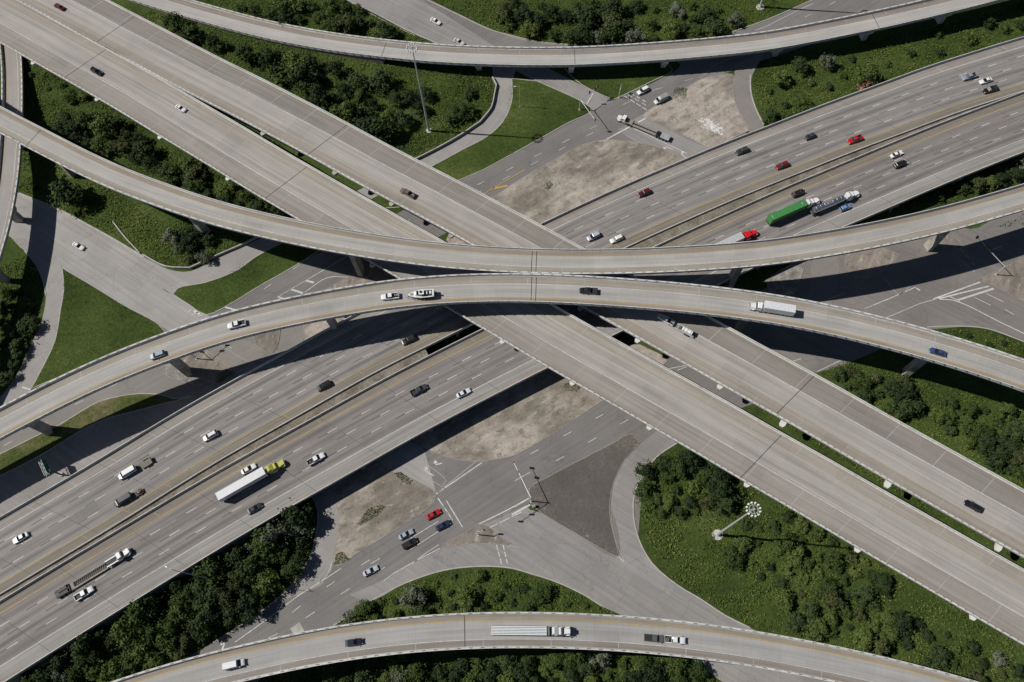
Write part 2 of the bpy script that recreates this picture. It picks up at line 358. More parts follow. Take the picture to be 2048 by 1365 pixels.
class Deck:
    def __init__(s,key,z,width=None,ext0=70,ext1=70,win=9,bh=1.05):
        s.key=key; A,B=EDG[key]
        zf=(lambda x,y=0,z=z:z) if not isinstance(z,(list,tuple)) else ((lambda x,y=0,z=z[1:]:float(np.interp(y,[p[0] for p in z],[p[1] for p in z]))) if z[0]=='y' else (lambda x,y=0,z=z:float(np.interp(x,[p[0] for p in z],[p[1] for p in z]))))
        s.zf=zf
        def dense(E):
            pts=np.array([P(x,y,zf(x,y)+bh) for x,y in E]); out=[]
            for p,q in zip(pts[:-1],pts[1:]):
                k=max(1,int(np.linalg.norm(q-p)/2)); out+= [p+(q-p)*i/k for i in range(k)]
            out.append(pts[-1]); return np.array(out)
        a,b=dense(A),dense(B)
        C=[];Wd=[]
        for p in a:
            best=None
            for i in range(len(b)-1):
                d=b[i+1]-b[i]; t=((p-b[i])@d)/(d@d)
                if 0<=t<=1:
                    q=b[i]+d*t; L=np.linalg.norm((p-q)[:2])
                    if best is None or L<best[0]: best=(L,q)
            if best: C.append((p+best[1])/2); Wd.append(best[0])
        C=np.array(C); Wd=np.array(Wd)
        s.W=width or float(np.median(Wd))
        # resample evenly, smooth
        def resample(C,step=4.):
            L=np.r_[0,np.cumsum(np.linalg.norm(np.diff(C[:,:2],axis=0),axis=1))]
            n=max(8,int(L[-1]/step)); t=np.linspace(0,L[-1],n+1)
            return np.stack([np.interp(t,L,C[:,i]) for i in range(3)],1)
        C=resample(C)
        for _ in range(win):
            D=C.copy(); D[1:-1]=(C[:-2]+2*C[1:-1]+C[2:])/4
            C=D
        # extend past the frame with the curvature of the ends
        def extend(C,dist):
            n=int(dist/4); k=12
            t1=math.atan2(*(C[-1]-C[-3])[1::-1]); t0=math.atan2(*(C[-k]-C[-k-2])[1::-1])
            dt=(t1-t0+math.pi)%(2*math.pi)-math.pi; dt/= (k-1)
            dz=(C[-1,2]-C[-6,2])/5; out=list(C)
            for i in range(n):
                t1+=dt; p=out[-1]; dz*=.97
                out.append(np.array([p[0]+4*math.cos(t1),p[1]+4*math.sin(t1),p[2]+dz]))
            return np.array(out)
        C=extend(C,ext1); C=extend(C[::-1],ext0)[::-1]
        C[:,2]-=bh
        s.C=C; T=np.zeros_like(C); T[1:-1]=C[2:]-C[:-2]; T[0]=C[1]-C[0]; T[-1]=C[-1]-C[-2]
        T/=np.linalg.norm(T[:,:2],axis=1)[:,None]; s.T=T
        s.N=np.stack([-T[:,1],T[:,0],np.zeros(len(T))],1)   # towards edge A if A is left of travel
        if (P(*A[len(A)//2],zf(*A[len(A)//2]))-C[len(C)//2])@s.N[len(C)//2]<0: s.N*=-1
        s.S=np.r_[0,np.cumsum(np.linalg.norm(np.diff(C[:,:2],axis=0),axis=1))]
        s.flip=(np.cross(s.T[0][:2],s.N[0][:2])<0)
    def at(s,v,u,dz=0.):
        """point at distance v along, u metres from edge A"""
        c=np.array([np.interp(v,s.S,s.C[:,i]) for i in range(3)]); n=np.array([np.interp(v,s.S,s.N[:,i]) for i in range(3)])
        q=c+n*(s.W/2-u); q[2]=c[2]+dz; return q
    def locate(s,x,y,dz=0.):
        p=P(x,y,s.zf(x,y)+dz)
        for _ in range(3):
            d=np.linalg.norm(s.C[:,:2]-p[:2],axis=1); i=int(d.argmin())
            p=P(x,y,s.C[i,2]+dz)
        i=min(max(i,1),len(s.C)-2); t=(p-s.C[i])[:2]@s.T[i][:2]
        v=s.S[i]+t; c=s.at(v,s.W/2); n=s.N[i]
        u=s.W/2-float((p-c)[:2]@n[:2]); return v,u
    def heading(s,v):
        i=min(max(int(np.searchsorted(s.S,v)),1),len(s.C)-1); d=s.C[i]-s.C[i-1]; return math.atan2(d[1],d[0])
    def sweep(s,mb,prof,mat,v0=None,v1=None,uvs=False,closed=True):
        """prof: list of (u,dz) cross-section; swept along"""
        idx=[i for i in range(len(s.S)) if (v0 is None or s.S[i]>=v0) and (v1 is None or s.S[i]<=v1)]
        rows=[]; vs=[]
        st=[v0] if v0 is not None and v0>0 else []
        vs=st+[s.S[i] for i in idx]+([v1] if v1 is not None and v1<s.S[-1] else [])
        rows=[[s.at(v,u,dz) for u,dz in prof] for v in vs]
        n=len(prof)
        for a,b,va,vb in zip(rows[:-1],rows[1:],vs[:-1],vs[1:]):
            for i in range(n if closed else n-1):
                j=(i+1)%n; q=[a[i],a[j],b[j],b[i]]; uv=[(prof[i][0],va),(prof[j][0],va),(prof[j][0],vb),(prof[i][0],vb)]
                if s.flip: q=q[::-1]; uv=uv[::-1]
                mb.face(q,mat,uv)
        if closed:
            mb.face(rows[0] if not s.flip else rows[0][::-1],mat); mb.face(rows[-1][::-1] if not s.flip else rows[-1],mat)
    def top(s,mb,u0,u1,dz,mat,v0=None,v1=None):
        """flat strip facing up"""
        s.sweep(mb,[(u1,dz),(u0,dz)],mat,v0,v1,closed=False)
    def strip(s,mb,v0,v1,u0,u1,dz,mat):
        a=[s.at(v0,u0,dz),s.at(v0,u1,dz),s.at(v1,u1,dz),s.at(v1,u0,dz)]
        if np.cross((a[1]-a[0])[:2],(a[2]-a[1])[:2])<0: a=a[::-1]
        mb.face(a,mat)
    def dashes(s,mb,u,mat,dz=.01,on=3.4,per=12.19,wd=.19,ph=0.):
        v=ph
        while v<s.S[-1]-per: s.strip(mb,v,v+on,u-wd/2,u+wd/2,dz,mat); v+=per
        return
    def crossbar(s,mb,v,u0,u1,dz,mat,wd=.25,skew=0.):
        a=[s.at(v-wd/2,u0,dz),s.at(v+skew-wd/2,u1,dz),s.at(v+skew+wd/2,u1,dz),s.at(v+wd/2,u0,dz)]
        if np.cross((a[1]-a[0])[:2],(a[2]-a[1])[:2])<0: a=a[::-1]
        mb.face(a,mat)
DK={}
def flyover(key,z,label,cat,mat,girder='girder',lines=(),dashl=(),bars=(),joints=(),depth=1.9,inset=1.3,win=9,rail=(0,0),
            bmat='barrier',name='overpass',barsA=None,barsB=None,width=None,solid=None,overhang=.25,cutB=None,group=None,skew=0.,ext=(70,70),spans=None,tick=(1.1,3.3)):
    d=Deck(key,z,width,win=win,ext0=ext[0],ext1=ext[1]); DK[key]=d; W=d.W
    root=empty(name,tuple(d.at(d.S[-1]/2,W/2)*np.array([1,1,0]))); tag(root,label,cat,group)
    inv=Matrix.Translation(-Vector(root.location))
    def put(mb,nm,**k):
        o=mb.build(nm,root,**k); o.location=-Vector(root.location); return o
    surf=MB(); d.top(surf,.15,W-.15,0,M[mat])
    # slab edges and underside
    mb=MB(); o=overhang
    d.sweep(mb,[(-o,-.02),(-o,-.32),(inset,-.5),(inset+.25,-depth),(W-inset-.25,-depth),(W-inset,-.5),(W+o,-.32),(W+o,-.02)],M[girder])
    put(mb,'deck_girder')
    # parapets: sloped inner face, flat top, with drain slots and brackets outside
    for sd,(u0,sg) in enumerate(((0,1),(W,-1))):
        mb=MB()
        pr=[(u0-sg*.2,-.30),(u0+sg*.34,0.),(u0+sg*.30,.12),(u0+sg*.13,.35),(u0+sg*.07,1.05),(u0-sg*.15,1.05),(u0-sg*.2,0)]
        if sg<0: pr=pr[::-1]
        d.sweep(mb,pr[::-1],M[bmat])
        rl=rail[sd]
        if rl:
            v=1.
            while v<d.S[-1]-2:
                if rl==1:   # brackets of the outer rail seen as dark ticks
                    a=[d.at(v,u0-sg*.21,1.066),d.at(v+tick[0],u0-sg*.21,1.066),d.at(v+tick[0],u0-sg*.05,1.066),d.at(v,u0-sg*.05,1.066)]
                    b=[p+np.array([0,0,.0]) for p in a]
                    if np.cross((a[1]-a[0])[:2],(a[2]-a[1])[:2])<0: a=a[::-1]
                    mb.face(a,M['slot']); v+=tick[1]
                else:
                    a=[d.at(v,u0-sg*.34,.6),d.at(v+.35,u0-sg*.34,.6),d.at(v+.35,u0-sg*.16,.6),d.at(v,u0-sg*.16,.6)]
                    if np.cross((a[1]-a[0])[:2],(a[2]-a[1])[:2])<0: a=a[::-1]
                    mb.hexa(a,[p+np.array([0,0,.35]) for p in a],M['slot']); v+=3.3
        if rl==1:   # steel rail along the outer edge
            pr=[(u0-sg*.15,.9),(u0-sg*.15,1.06),(u0-sg*.42,1.06),(u0-sg*.42,.9)]
            d.sweep(mb,pr if sg>0 else pr[::-1],M['barrier'])
        put(mb,'parapet')
    mb=surf
    if spans:
        v=spans[0]
        while v<d.S[-1]-20: d.crossbar(mb,v,.35,W-.35,.005,M['joint_faint'],.13,skew); v+=spans[1]
    for u,c,wd in lines: d.top(mb,u-wd/2,u+wd/2,.008,M[c])
    for u,c,ph in dashl:
        d.dashes(mb,u,M[c],.009,ph=ph+3.4)
        if c=='white': d.dashes(mb,u,M['black_line'],.006,ph=ph)
    for u0,u1,c,per,ph,wd in bars:
        v=ph
        while v<d.S[-1]-2: d.crossbar(mb,v,u0,u1,.012,M[c],wd,skew*(u1-u0)/W); v+=per
    put(mb,'road_surface',uvs=True)
    if joints:
        for x,y in joints:
            mb=MB(); v,_=d.locate(x,y); d.crossbar(mb,v,.3,W-.3,.016,M['joint'],.2,skew); put(mb,'expansion_joint')
    d.root=root; d.put=put; d.depth=depth
    return d
def pier(d,v,kind='ramp',ubase=None,side=0,cap='pier',ext_=1.3):
    """one bridge pier under deck d at distance v"""
    W=d.W; c=d.at(v,W/2); h=c[2]-d.depth; a=d.heading(v); T=np.array([math.cos(a),math.sin(a),0]); N=np.array([-T[1],T[0],0])
    if (d.at(v,0)-c)@N<0: N=-N
    mb=MB(); mt=M[cap]; g=np.array([c[0],c[1],0])
    def rect(u0,u1,t,z): 
        q=[g+N*u0-T*t,g+N*u0+T*t,g+N*u1+T*t,g+N*u1-T*t]; q=[np.array([p[0],p[1],z]) for p in q]
        if np.cross((q[1]-q[0])[:2],(q[2]-q[1])[:2])<0: q=q[::-1]
        return q
    if kind=='ramp':      # single broad column flaring into a hammerhead
        ch=2.2; z1=max(1.5,h-ch-1.3)
        mb.hexa(rect(1.5,-1.5,.95,-.5),rect(1.5,-1.5,.95,z1),mt)
        mb.hexa(rect(1.5,-1.5,.95,z1),rect(2.3,-2.3,1.0,h-ch),mt)
        mb.hexa(rect(2.3,-2.3,1.05,h-ch),rect(W/2-.9,-W/2+.9,1.05,h-.9),mt)
        mb.hexa(rect(W/2-.9,-W/2+.9,1.05,h-.9),rect(W/2-.9,-W/2+.9,1.05,h),mt)
    elif kind=='hammer':  # wide viaduct: column, long tapered cap beam with blunt ends
        e=W/2+1.3*side; 
        r=rect(1.3,-1.3,1.1,-.5); mb.hexa(r,rect(1.3,-1.3,1.1,h-2.2),mt)
        e0=W/2+(1.25 if side!=0 else -.4)
        eA=W/2-.6; eB=W/2+ext_
        mb.hexa(rect(2.6,-2.6,.9,h-2.3),rect(eA-.5,-eB+.5,.9,h-.9),mt)
        mb.hexa(rect(eA-.5,-eB+.5,.9,h-.9),rect(eA,-eB+.5,.9,h+.0),mt)
        q0=rect(-eB+.5,-eB-.35,.9,h-.75); q1=rect(-eB+.5,-eB-.35,.9,h)
        def nar(q): c0=sum(q)/4; return [np.array([*(p[:2]-T[:2]*((p-c0)@T)*(.45 if (p-g)@N<-eB else 0)),p[2]]) for p in q]
        mb.hexa(nar(q0),nar(q1),mt)
        # blunt seat block just outside the girder
    else:                 # bent: cap beam on round columns
        mb.hexa(rect(W/2-.3,-W/2+.1,.6,h-1.2),rect(W/2-.3,-W/2-.45,.6,h),mt)
        for k in (-.38,-.13,.13,.38): 
            p=g+N*W*k; mb.tube((p[0],p[1],-.5),(p[0],p[1],h-1.2),.5,.5,mt,10)
        p=g-N*(W/2-1.2); mb.tube((p[0],p[1],-.5),(p[0],p[1],h-1.2),.45,.45,mt,10)
    return d.put(mb,'pier')

LIGHT=(.33,.315,.30)
M['deck_wb']=deckmat('west viaduct deck',18.2,7.1,14.6,(.325,.30,.275),(.215,.197,.175),(.27,.242,.208),2,.10,15.,5.,.19)
M['deck_eb']=deckmat('east viaduct deck',18.9,3.7,12.0,(.32,.295,.27),(.29,.264,.23),(.262,.24,.214),2,.13,15.,5.,.19)
M['deck_fn']=deckmat('freeway north deck',22.1,3.5,18.7,(.225,.21,.197),(.25,.23,.205),(.185,.165,.138),4,.34,24.,6.,.25,.93)
M['deck_fs']=deckmat('freeway south deck',22.1,3.0,17.3,(.205,.188,.175),(.19,.168,.14),(.25,.238,.222),4,.34,24.,6.,.25,.93)
M['deck_b']=deckmat('upper flyover deck',8.5,1.9,6.0,(.335,.318,.295),(.25,.215,.175),(.285,.26,.222),1,.10,6.5,2.,.13)
M['deck_c']=deckmat('lower flyover deck',9.4,2.9,7.6,(.325,.31,.29),(.275,.25,.215),(.27,.235,.19),1,.11,6.5,2.,.13)
M['deck_d']=deckmat('top ramp deck',8.2,2.7,7.2,(.35,.335,.315),(.23,.20,.175),(.32,.30,.27),1,.07,12.,4.,.13)
M['deck_e']=deckmat('bottom ramp deck',8.9,1.7,6.7,(.315,.305,.29),(.27,.24,.195),(.225,.205,.185),1,.12,6.5,2.,.13)
M['deck_w']=deckmat('left ramp deck',8.2,1.0,5.6,(.28,.26,.24),(.22,.2,.17),(.24,.215,.19),1,.05,6.5,2.,.05)

WB=flyover('WB',14.,'straight viaduct with the wide dark shoulder along its upper right parapet','overpass','deck_wb',
  lines=((7.1,'white',.2),(14.6,'yellow_faint',.2)),dashl=((10.9,'white_faint',4.),),bars=((.5,7.0,'white_faint',15.,7.,.2),(14.8,17.8,'white_faint',15.,12.,.2)),
  skew=-4.5,tick=(.6,2.1),joints=((270,33),(698,246),(1631,747)),rail=(0,1),name='viaduct',group='twin straight viaducts')
EB=flyover('EB',14.,'straight viaduct on the lower left, crossed by both flyovers, with white car near its top','overpass','deck_eb',
  lines=((3.75,'yellow_faint',.2),(12.0,'white',.2)),dashl=((8.0,'white_faint',0.),),bars=((12.2,18.5,'white_faint',15.,9.,.2),(.6,3.6,'white_faint',15.,3.,.2)),
  skew=-4.5,tick=(.6,2.1),joints=((213,98),(617,331),(1566,865)),rail=(0,1),name='viaduct',group='twin straight viaducts')
FN=flyover('FN',6.5,'upper half of the wide raised freeway, with red pickup and white van on it','overpass','deck_fn',
  lines=((3.55,'white',.2),(18.75,'yellow',.2)),dashl=((7.35,'white',2.),(11.15,'white',6.),(15.0,'white',2.)),bars=((1.0,3.4,'white_faint',14.,6.,.25),(18.9,20.9,'yellow_faint',14.,3.,.2)),
  spans=(12,22),skew=14,depth=1.5,inset=.9,name='raised_freeway',group='two halves of the raised freeway')
FS=flyover('FS',6.5,'lower half of the wide raised freeway, with green container truck and yellow truck on it','overpass','deck_fs',
  lines=((3.1,'yellow',.2),(17.3,'white',.2)),dashl=((6.6,'white',0.),(10.1,'white',5.),(13.7,'white',0.)),bars=((1.0,2.9,'yellow_faint',28.,5.,.3),),
  spans=(20,22),skew=11,depth=1.5,inset=.9,name='raised_freeway',group='two halves of the raised freeway')
B_=flyover('B',[(0,20),(300,20.5),(500,22),(1069,22),(1500,23.2),(1700,23),(1850,21.8),(2048,20.5)],'high curved flyover sagging across the centre, empty of traffic','overpass','deck_b','girder_blue',
  lines=((1.95,'yellow_faint',.16),(6.0,'white',.16)),bars=((6.2,8.1,'white_faint',18.,6.,.2),),joints=((1065,498),(1074,498),(86,255)),rail=(2,1),name='curved_flyover')
C_=flyover('C',[(0,17.5),(200,19.5),(400,22),(1000,22),(1700,22.5),(2048,23)],'high curved flyover arching across the centre, carrying the white pickup and boat','overpass','deck_c','girder_blue',
  lines=((2.9,'white',.16),(7.65,'yellow',.16)),bars=((.5,2.8,'white_faint',18.,4.,.2),),joints=((1064,548),(1073,549)),rail=(1,2),name='curved_flyover')
D_=flyover('D',[(300,.6),(600,1.2),(775,3.5),(900,6),(1150,7),(1500,7),(1620,7.5),(1800,8.3),(2000,8.6)],'curved ramp bridge along the top edge, rising towards the upper right','overpass','deck_d','girder_blue',
  lines=((2.8,'white',.16),(7.35,'yellow_faint',.16)),bars=((.5,1.8,'white_faint',16.,4.,.2),),joints=((1149,96),(775,80),(1743,25)),rail=(1,2),name='ramp_bridge',depth=1.7,width=8.2)
E_=flyover('E',[(200,17),(900,16.5),(1250,13),(1900,9)],'curved ramp bridge arching along the bottom edge with the steel hauling truck on it','overpass','deck_e','girder_blue',
  lines=((1.7,'yellow',.16),(6.75,'white',.16)),bars=((6.9,8.5,'white_faint',19.,4.,.2),),joints=((929,1229),),rail=(1,1),name='ramp_bridge',depth=1.7)
W_=flyover('W',('y',(100,.6),(150,1.5),(180,2.5),(215,4.6),(260,7.2),(300,8.4),(380,9.3),(500,10.5),(600,11.2)),'narrow ramp bridge at the left edge of the picture passing under both viaducts','overpass','deck_w','girder_blue',
  lines=((5.6,'white',.16),(1.1,'yellow_faint',.16)),bars=((5.8,7.9,'white_faint',9.,4.,.2),),rail=(1,1),name='ramp_bridge',depth=1.6,ext=(60,60))
for x,y in ((120,41),(250,112),(376,181),(520,258),(665,337),(780,399),(900,463),(1040,536),(1160,611),(1276,676),(1443,769),(1573,839),(1785,962),(2010,1088)): pier(WB,WB.locate(x,y,.85)[0],'hammer',side=1,cap='pier_white' if x>1100 else 'pier',ext_=1.2 if x>1500 else .5)  # upper left piers use darker concrete, painting in the shade they stand in
for x,y in ((60,113),(187,188),(313,265),(450,348),(600,438),(740,522),(860,593),(1005,675),(1144,762),(1300,852),(1498,967),(1722,1099),(1957,1234)): pier(EB,EB.locate(x,y,.85)[0],'hammer',side=1,cap='pier_white',ext_=.35)
for x,y in ((582,1013),(722,931),(860,857),(995,788),(1125,720),(1260,655),(1395,592),(1530,527),(1660,462),(1800,405),(1930,352)):
    v=FS.locate(x,y,.85)[0]; pier(FS,v,'bent'); q=FS.at(v,0); 
    i=int(np.linalg.norm(FN.C[:,:2]-q[:2],axis=1).argmin()); pier(FN,FN.S[i],'bent')
def pier_at(d,x,y,**k):
    g=P(x,y,0); i=int(np.linalg.norm(d.C[:,:2]-g[:2],axis=1).argmin()); print('pier',d.key,x,y,'off centre',round(float(np.linalg.norm(d.C[i,:2]-g[:2])),1)); return pier(d,d.S[i],**k)
for x,y in ((145,355),(402,468),(722,558),(1468,578),(1850,505)): pier_at(B_,x,y)
for x,y in ((115,872),(382,755),(668,655),(1475,650),(1820,745)): pier_at(C_,x,y)
# the two flyovers share the pier in the middle
pier(B_,B_.locate(1069,520)[0]); pier(C_,C_.locate(1068,578)[0])
for x,y in ((957,143),(1147,152),(1333,143),(1560,120),(1737,88),(1886,45)): pier_at(D_,x,y,cap='pier_white')
for x in (520,720,929,1120,1340,1560,1760): pier(E_,E_.locate(x,float(np.interp(x,[p[0] for p in EDG['E'][0]],[p[1] for p in EDG['E'][0]]))+30)[0])
for x,y in ((20,300),(5,450),(22,568)): pier_at(W_,x,y)
# solid retaining walls carry the freeway beyond the bridge spans
for d,v0,v1 in ((FN,0,FN.locate(430,780)[0]),(FS,0,FS.locate(500,1060)[0]),(FN,FN.locate(1935,112)[0],FN.S[-1])):
    mb=MB(); d.sweep(mb,[(-.1,-.6),(-.1,-d.C[0,2]-.5),(d.W+.1,-d.C[0,2]-.5),(d.W+.1,-.6)],M['kerb_old'],v0+.01,v1-.01); d.put(mb,'retaining_wall')
mb=MB(); v1=D_.locate(775,80,.85)[0]
def _dsolid():
    d=D_; d.sweep(mb,[(-.1,-.4),(-.1,-7),(d.W+.1,-7),(d.W+.1,-.4)],M['kerb_old'],0.01,v1-.01); d.put(mb,'retaining_wall')
_dsolid()
# median between the two freeway halves, with its opening near the middle
def median():
    root=empty('freeway_median',tuple(P(700,790,0))); tag(root,'narrow weedy concrete median slab between the two halves of the raised freeway','median')
    t=groundmat('median weeds and concrete',[(0,(.09,.08,.055)),(.4,(.15,.13,.10)),(1,(.25,.225,.185))],.2,1.6,.95,.3)
    for xa,xb in ((-300,(852,690)),((1240,503),3000)):
        mb=MB(); rows=[]
        va=0 if not isinstance(xa,tuple) else FN.locate(*xa)[0]; vb=FN.S[-1] if not isinstance(xb,tuple) else FN.locate(*xb)[0]
        for v in np.arange(va,vb,4.):
            a=FN.at(v,FN.W+.05,.25); j=int(np.linalg.norm(FS.C[:,:2]-a[:2],axis=1).argmin()); b=FS.at(FS.S[j]+float((a-FS.C[j])[:2]@FS.T[j][:2]),-.05,.25); rows.append((a,b))
        for (a,b),(c,e) in zip(rows[:-1],rows[1:]):
            q=[a,b,e,c]
            if np.cross((q[1]-q[0])[:2],(q[2]-q[1])[:2])<0: q=q[::-1]
            mb.face(q,t); lo=[p-np.array([0,0,.8]) for p in q]; mb.face(lo[::-1],t)
        o=mb.build('median_slab',root); o.location=-Vector(root.location)
median()
# ------------------------------------------------------------ ground, streets, islands
mb=MB(); n=24; S=1500
for i in range(n):
    for j in range(n):
        x0,x1=-S+2*S*i/n,-S+2*S*(i+1)/n; y0,y1=-S+2*S*j/n,-S+2*S*(j+1)/n
        mb.face([(x0,y0,0),(x1,y0,0),(x1,y1,0),(x0,y1,0)],M['grass'])
tag(mb.build('ground'),kind='structure')
for pl in ([(1160,300),(1200,215),(1300,200),(1500,270),(1430,335),(1250,305)],[(1035,950),(1300,830),(1420,850),(1290,920),(1270,1140),(1100,1050)],[(820,870),(1100,850),(1260,760),(1300,850),(1000,960),(900,1060)],[(480,640),(660,600),(700,690),(560,760),(470,730)],[(640,930),(700,960),(690,1150),(640,1160)],[(1480,600),(1700,500),(1990,450),(2100,430),(2100,640),(1850,660),(1690,730),(1480,790),(1300,740)],[(310,640),(420,600),(500,640),(480,780),(330,800)]):
    road('pavement',[(a,b,1) for a,b in pl],'asphalt_se')
# top: wide street coming down from the top edge, under the ramp, through the upper crossing, under freeway and viaducts
road('street',[(640,-30,1),(692,0),(750,27),(812,60),(877,90),(985,122),(1074,163),(1162,203),(1190,226,1),(1290,300,1),(1420,380,1),(1500,300,1),(1422,297),(1340,260),(1235,205,1),(1219,199),(1149,164),(1080,128),(1030,105),(1100,100),(1184,93),(1124,89),(1074,84),(1024,72),(980,60),(900,22),(853,0),(800,-30,1)],'conc_se2')
road('road',[(780,-40,1),(900,20,1),(1024,75),(1130,92),(1290,90),(1420,78,1),(1536,40),(1626,0),(1700,-40,1),(1950,-40,1),(1860,10,1),(1560,110,1),(1440,150,1),(1355,188),(1294,223),(1210,275),(1137,311),(1069,350),(988,395),(900,462,1),(700,575,1),(560,655,1),(520,690,1),(380,640,1),(413,630),(463,608),(512,577),(597,528),(797,426),(925,358),(1024,307),(1087,275),(1137,247),(1182,224),(1249,191),(1312,163),(1360,130),(1300,110),(1130,110),(1000,100,1)],'asphalt_ne')
# slip loop at top middle
road('slip_road',[(1040,120,1),(985,120,1),(986,153),(993,173),(985,213),(958,248),(913,278),(838,320),(717,381),(600,440),(493,490),(438,515),(381,543),(340,540),(288,515,1),(300,600,1),(346,589),(413,565),(476,540),(515,516),(640,445),(752,392),(868,331),(923,301),(975,273),(1005,245),(1023,205),(1026,160)],'conc_slip')
# left: wide diagonal street
road('street',[(-60,320,1),(0,365),(38,387),(118,420),(175,450),(233,482),(288,515),(331,538),(380,570,1),(381,612),(415,630),(512,735,1),(640,800,1),(838,891,1),(963,1000,1),(880,1000,1),(785,944,1),(640,860,1),(430,735,1),(380,690,1),(318,650),(250,612),(185,572),(125,537),(113,521),(50,502),(15,470),(-60,430,1)],'conc_se')
road('slip_road',[(30,470,1),(50,505),(72,530),(86,560),(92,592),(84,640),(62,690),(36,745),(5,790),(-40,830,1),(-40,900,1),(20,860,1),(63,778),(88,731),(110,683),(122,617),(128,580),(123,537),(110,510,1)],'conc_slip')
road('road',[(-60,880,1),(0,850,1),(120,800,1),(260,730,1),(400,660,1),(520,690,1),(560,780,1),(420,850,1),(346,798),(326,790),(276,788),(225,797),(200,803),(163,823),(120,850),(88,866),(0,908),(-60,935,1)],'conc_slip2')
road('road',[(-60,985,1),(0,953),(80,910),(160,863),(215,835),(260,826),(400,780,1),(560,700,1),(620,720,1),(200,960,1),(-60,1100,1)],'conc_se2')
# right: crossing under the two flyovers, frontage road to the lower left
road('road',[(1700,560,1),(1560,640,1),(1335,728),(1207,801),(1092,876),(1024,912),(963,924),(913,922),(850,900,1),(870,985),(848,1025),(762,1078),(712,1108),(675,1134),(625,1116),(572,1183),(512,1231),(426,1286),(330,1345),(300,1400,1),(480,1400,1),(560,1320,1),(667,1252),(692,1236),(725,1213),(762,1191),(812,1166),(888,1120),(955,1060),(1059,978),(1099,953),(1224,888),(1292,851),(1490,814),(1634,744),(1681,722),(1790,660,1),(1854,655,1),(2060,560,1),(2110,460,1),(2110,380,1),(2048,402,1),(1900,490,1)],'asphalt_ne')
road('street',[(1560,640,1),(1600,520,1),(1700,470,1),(1880,445,1),(1960,461),(2048,455),(2110,450,1),(2110,540,1),(1990,575,1),(2048,605),(2110,640,1),(2110,710,1),(2048,684),(1974,659),(1912,653),(1854,655),(1820,665),(1760,690,1),(1600,740,1),(1440,730,1)],'asphalt_se')
road('street',[(870,985,1),(960,900,1),(1060,1020,1),(1084,1027),(1149,1066),(1237,1115),(1236,1060),(1222,1010),(1232,953),(1249,921),(1277,892),(1330,850,1),(1400,840,1),(1355,886),(1317,911),(1295,936),(1274,971),(1266,1009),(1267,1035),(1277,1078),(1305,1128),(1355,1171),(1400,1198),(1450,1231),(1500,1256),(1600,1310),(1720,1380,1),(1500,1400,1),(1445,1365),(1382,1317),(1300,1262),(1237,1228),(1209,1216),(1164,1188),(1107,1162),(1062,1148),(1024,1137),(963,1133),(888,1141),(812,1166),(740,1203),(700,1190,1),(840,1110,1),(880,1097)],'conc_se2')
road('slip_road',[(690,960,1),(665,979),(671,996),(676,1028),(677,1056),(673,1090),(667,1123),(655,1160),(600,1190),(560,1200,1),(585,1165),(622,1110),(632,1070),(636,1023),(620,985),(640,940,1)],'conc_slip')
road('slip_road',[(1536,100,1),(1470,130,1),(1468,165),(1467,185),(1475,220),(1497,262),(1560,330,1),(1620,300,1),(1545,280),(1527,250),(1510,215),(1501,180),(1505,150),(1525,115,1)],'conc_slip2')
road('slip_road',[(1626,520),(1622,560),(1615,590),(1590,640),(1640,640),(1668,595),(1675,560),(1675,510)],'conc_slip2')
road('slip_road',[(555,700),(560,684),(566,655),(572,640),(610,640),(606,684),(596,720)],'conc_slip2')
road('pavement',[(850,905,1),(872,985,1),(848,1025,1),(762,1078,1),(712,1108,1),(675,1134,1),(640,1160,1),(700,1190,1),(760,1163,1),(800,1141,1),(880,1098,1),(925,1068,1),(1000,1035),(1058,1008,1),(1062,985),(1105,948,1),(1180,910,1),(1100,872,1),(1024,912),(963,924),(913,921)],'asphalt_ne')
# islands and kerbs
island('grass_island',[(1024,158,1),(1074,163,1),(1162,203),(1182,216),(1182,224),(1137,246),(1087,274),(1024,309),(963,342),(925,358),(800,415,1),(700,420,1),(752,393),(868,331),(923,301),(975,273),(1005,245),(1023,205)],'grass')
island('grass_island',[(1130,130),(1154,163),(1219,197),(1229,199),(1249,190),(1302,164),(1345,140),(1300,120),(1200,115)],'grass')
island('grass_island',[(346,589,1),(356,577),(413,565),(476,540),(512,514),(620,460,1),(760,425,1),(597,528),(512,577),(463,607),(413,630),(381,612)],'grass')
island('grass_island',[(125,537,1),(185,572),(250,612),(318,650),(335,672,1),(200,720,1),(63,778,1),(88,731),(110,683),(122,617),(128,580)],'grass')
island('dirt_island',[(1294,223),(1355,188),(1400,160),(1440,150),(1466,150),(1467,185),(1475,220),(1497,262,1),(1422,299,1),(1349,263),(1285,231)],'dirt',z0=0)
island('dirt_island',[(1242,282),(1287,288),(1325,298),(1364,318),(1420,360,1),(1200,470,1),(1000,500,1),(900,490,1),(893,480),(988,395),(1069,342),(1107,321),(1137,304),(1174,287),(1214,280)],'dirt')
island('dirt_island',[(838,891),(870,905),(913,920),(963,922),(1000,918),(1024,913),(1092,876),(1207,801),(1300,745,1),(1335,722),(1280,690,1),(1100,690,1),(860,800,1),(790,850,1)],'dirt')
island('dirt_island',[(1059,978),(1099,953),(1224,888),(1262,868),(1279,885),(1249,921),(1232,953),(1222,984),(1219,1025),(1222,1048),(1234,1096),(1237,1113),(1149,1066),(1084,1027),(1062,1010)],'dark_paving')
island('dirt_island',[(873,990),(825,959),(785,944),(720,900,1),(640,930,1),(663,979),(672,996),(676,1028),(677,1056),(672,1086),(667,1123),(675,1132),(687,1128),(712,1108),(762,1078),(825,1038),(855,1018)],'dirt')
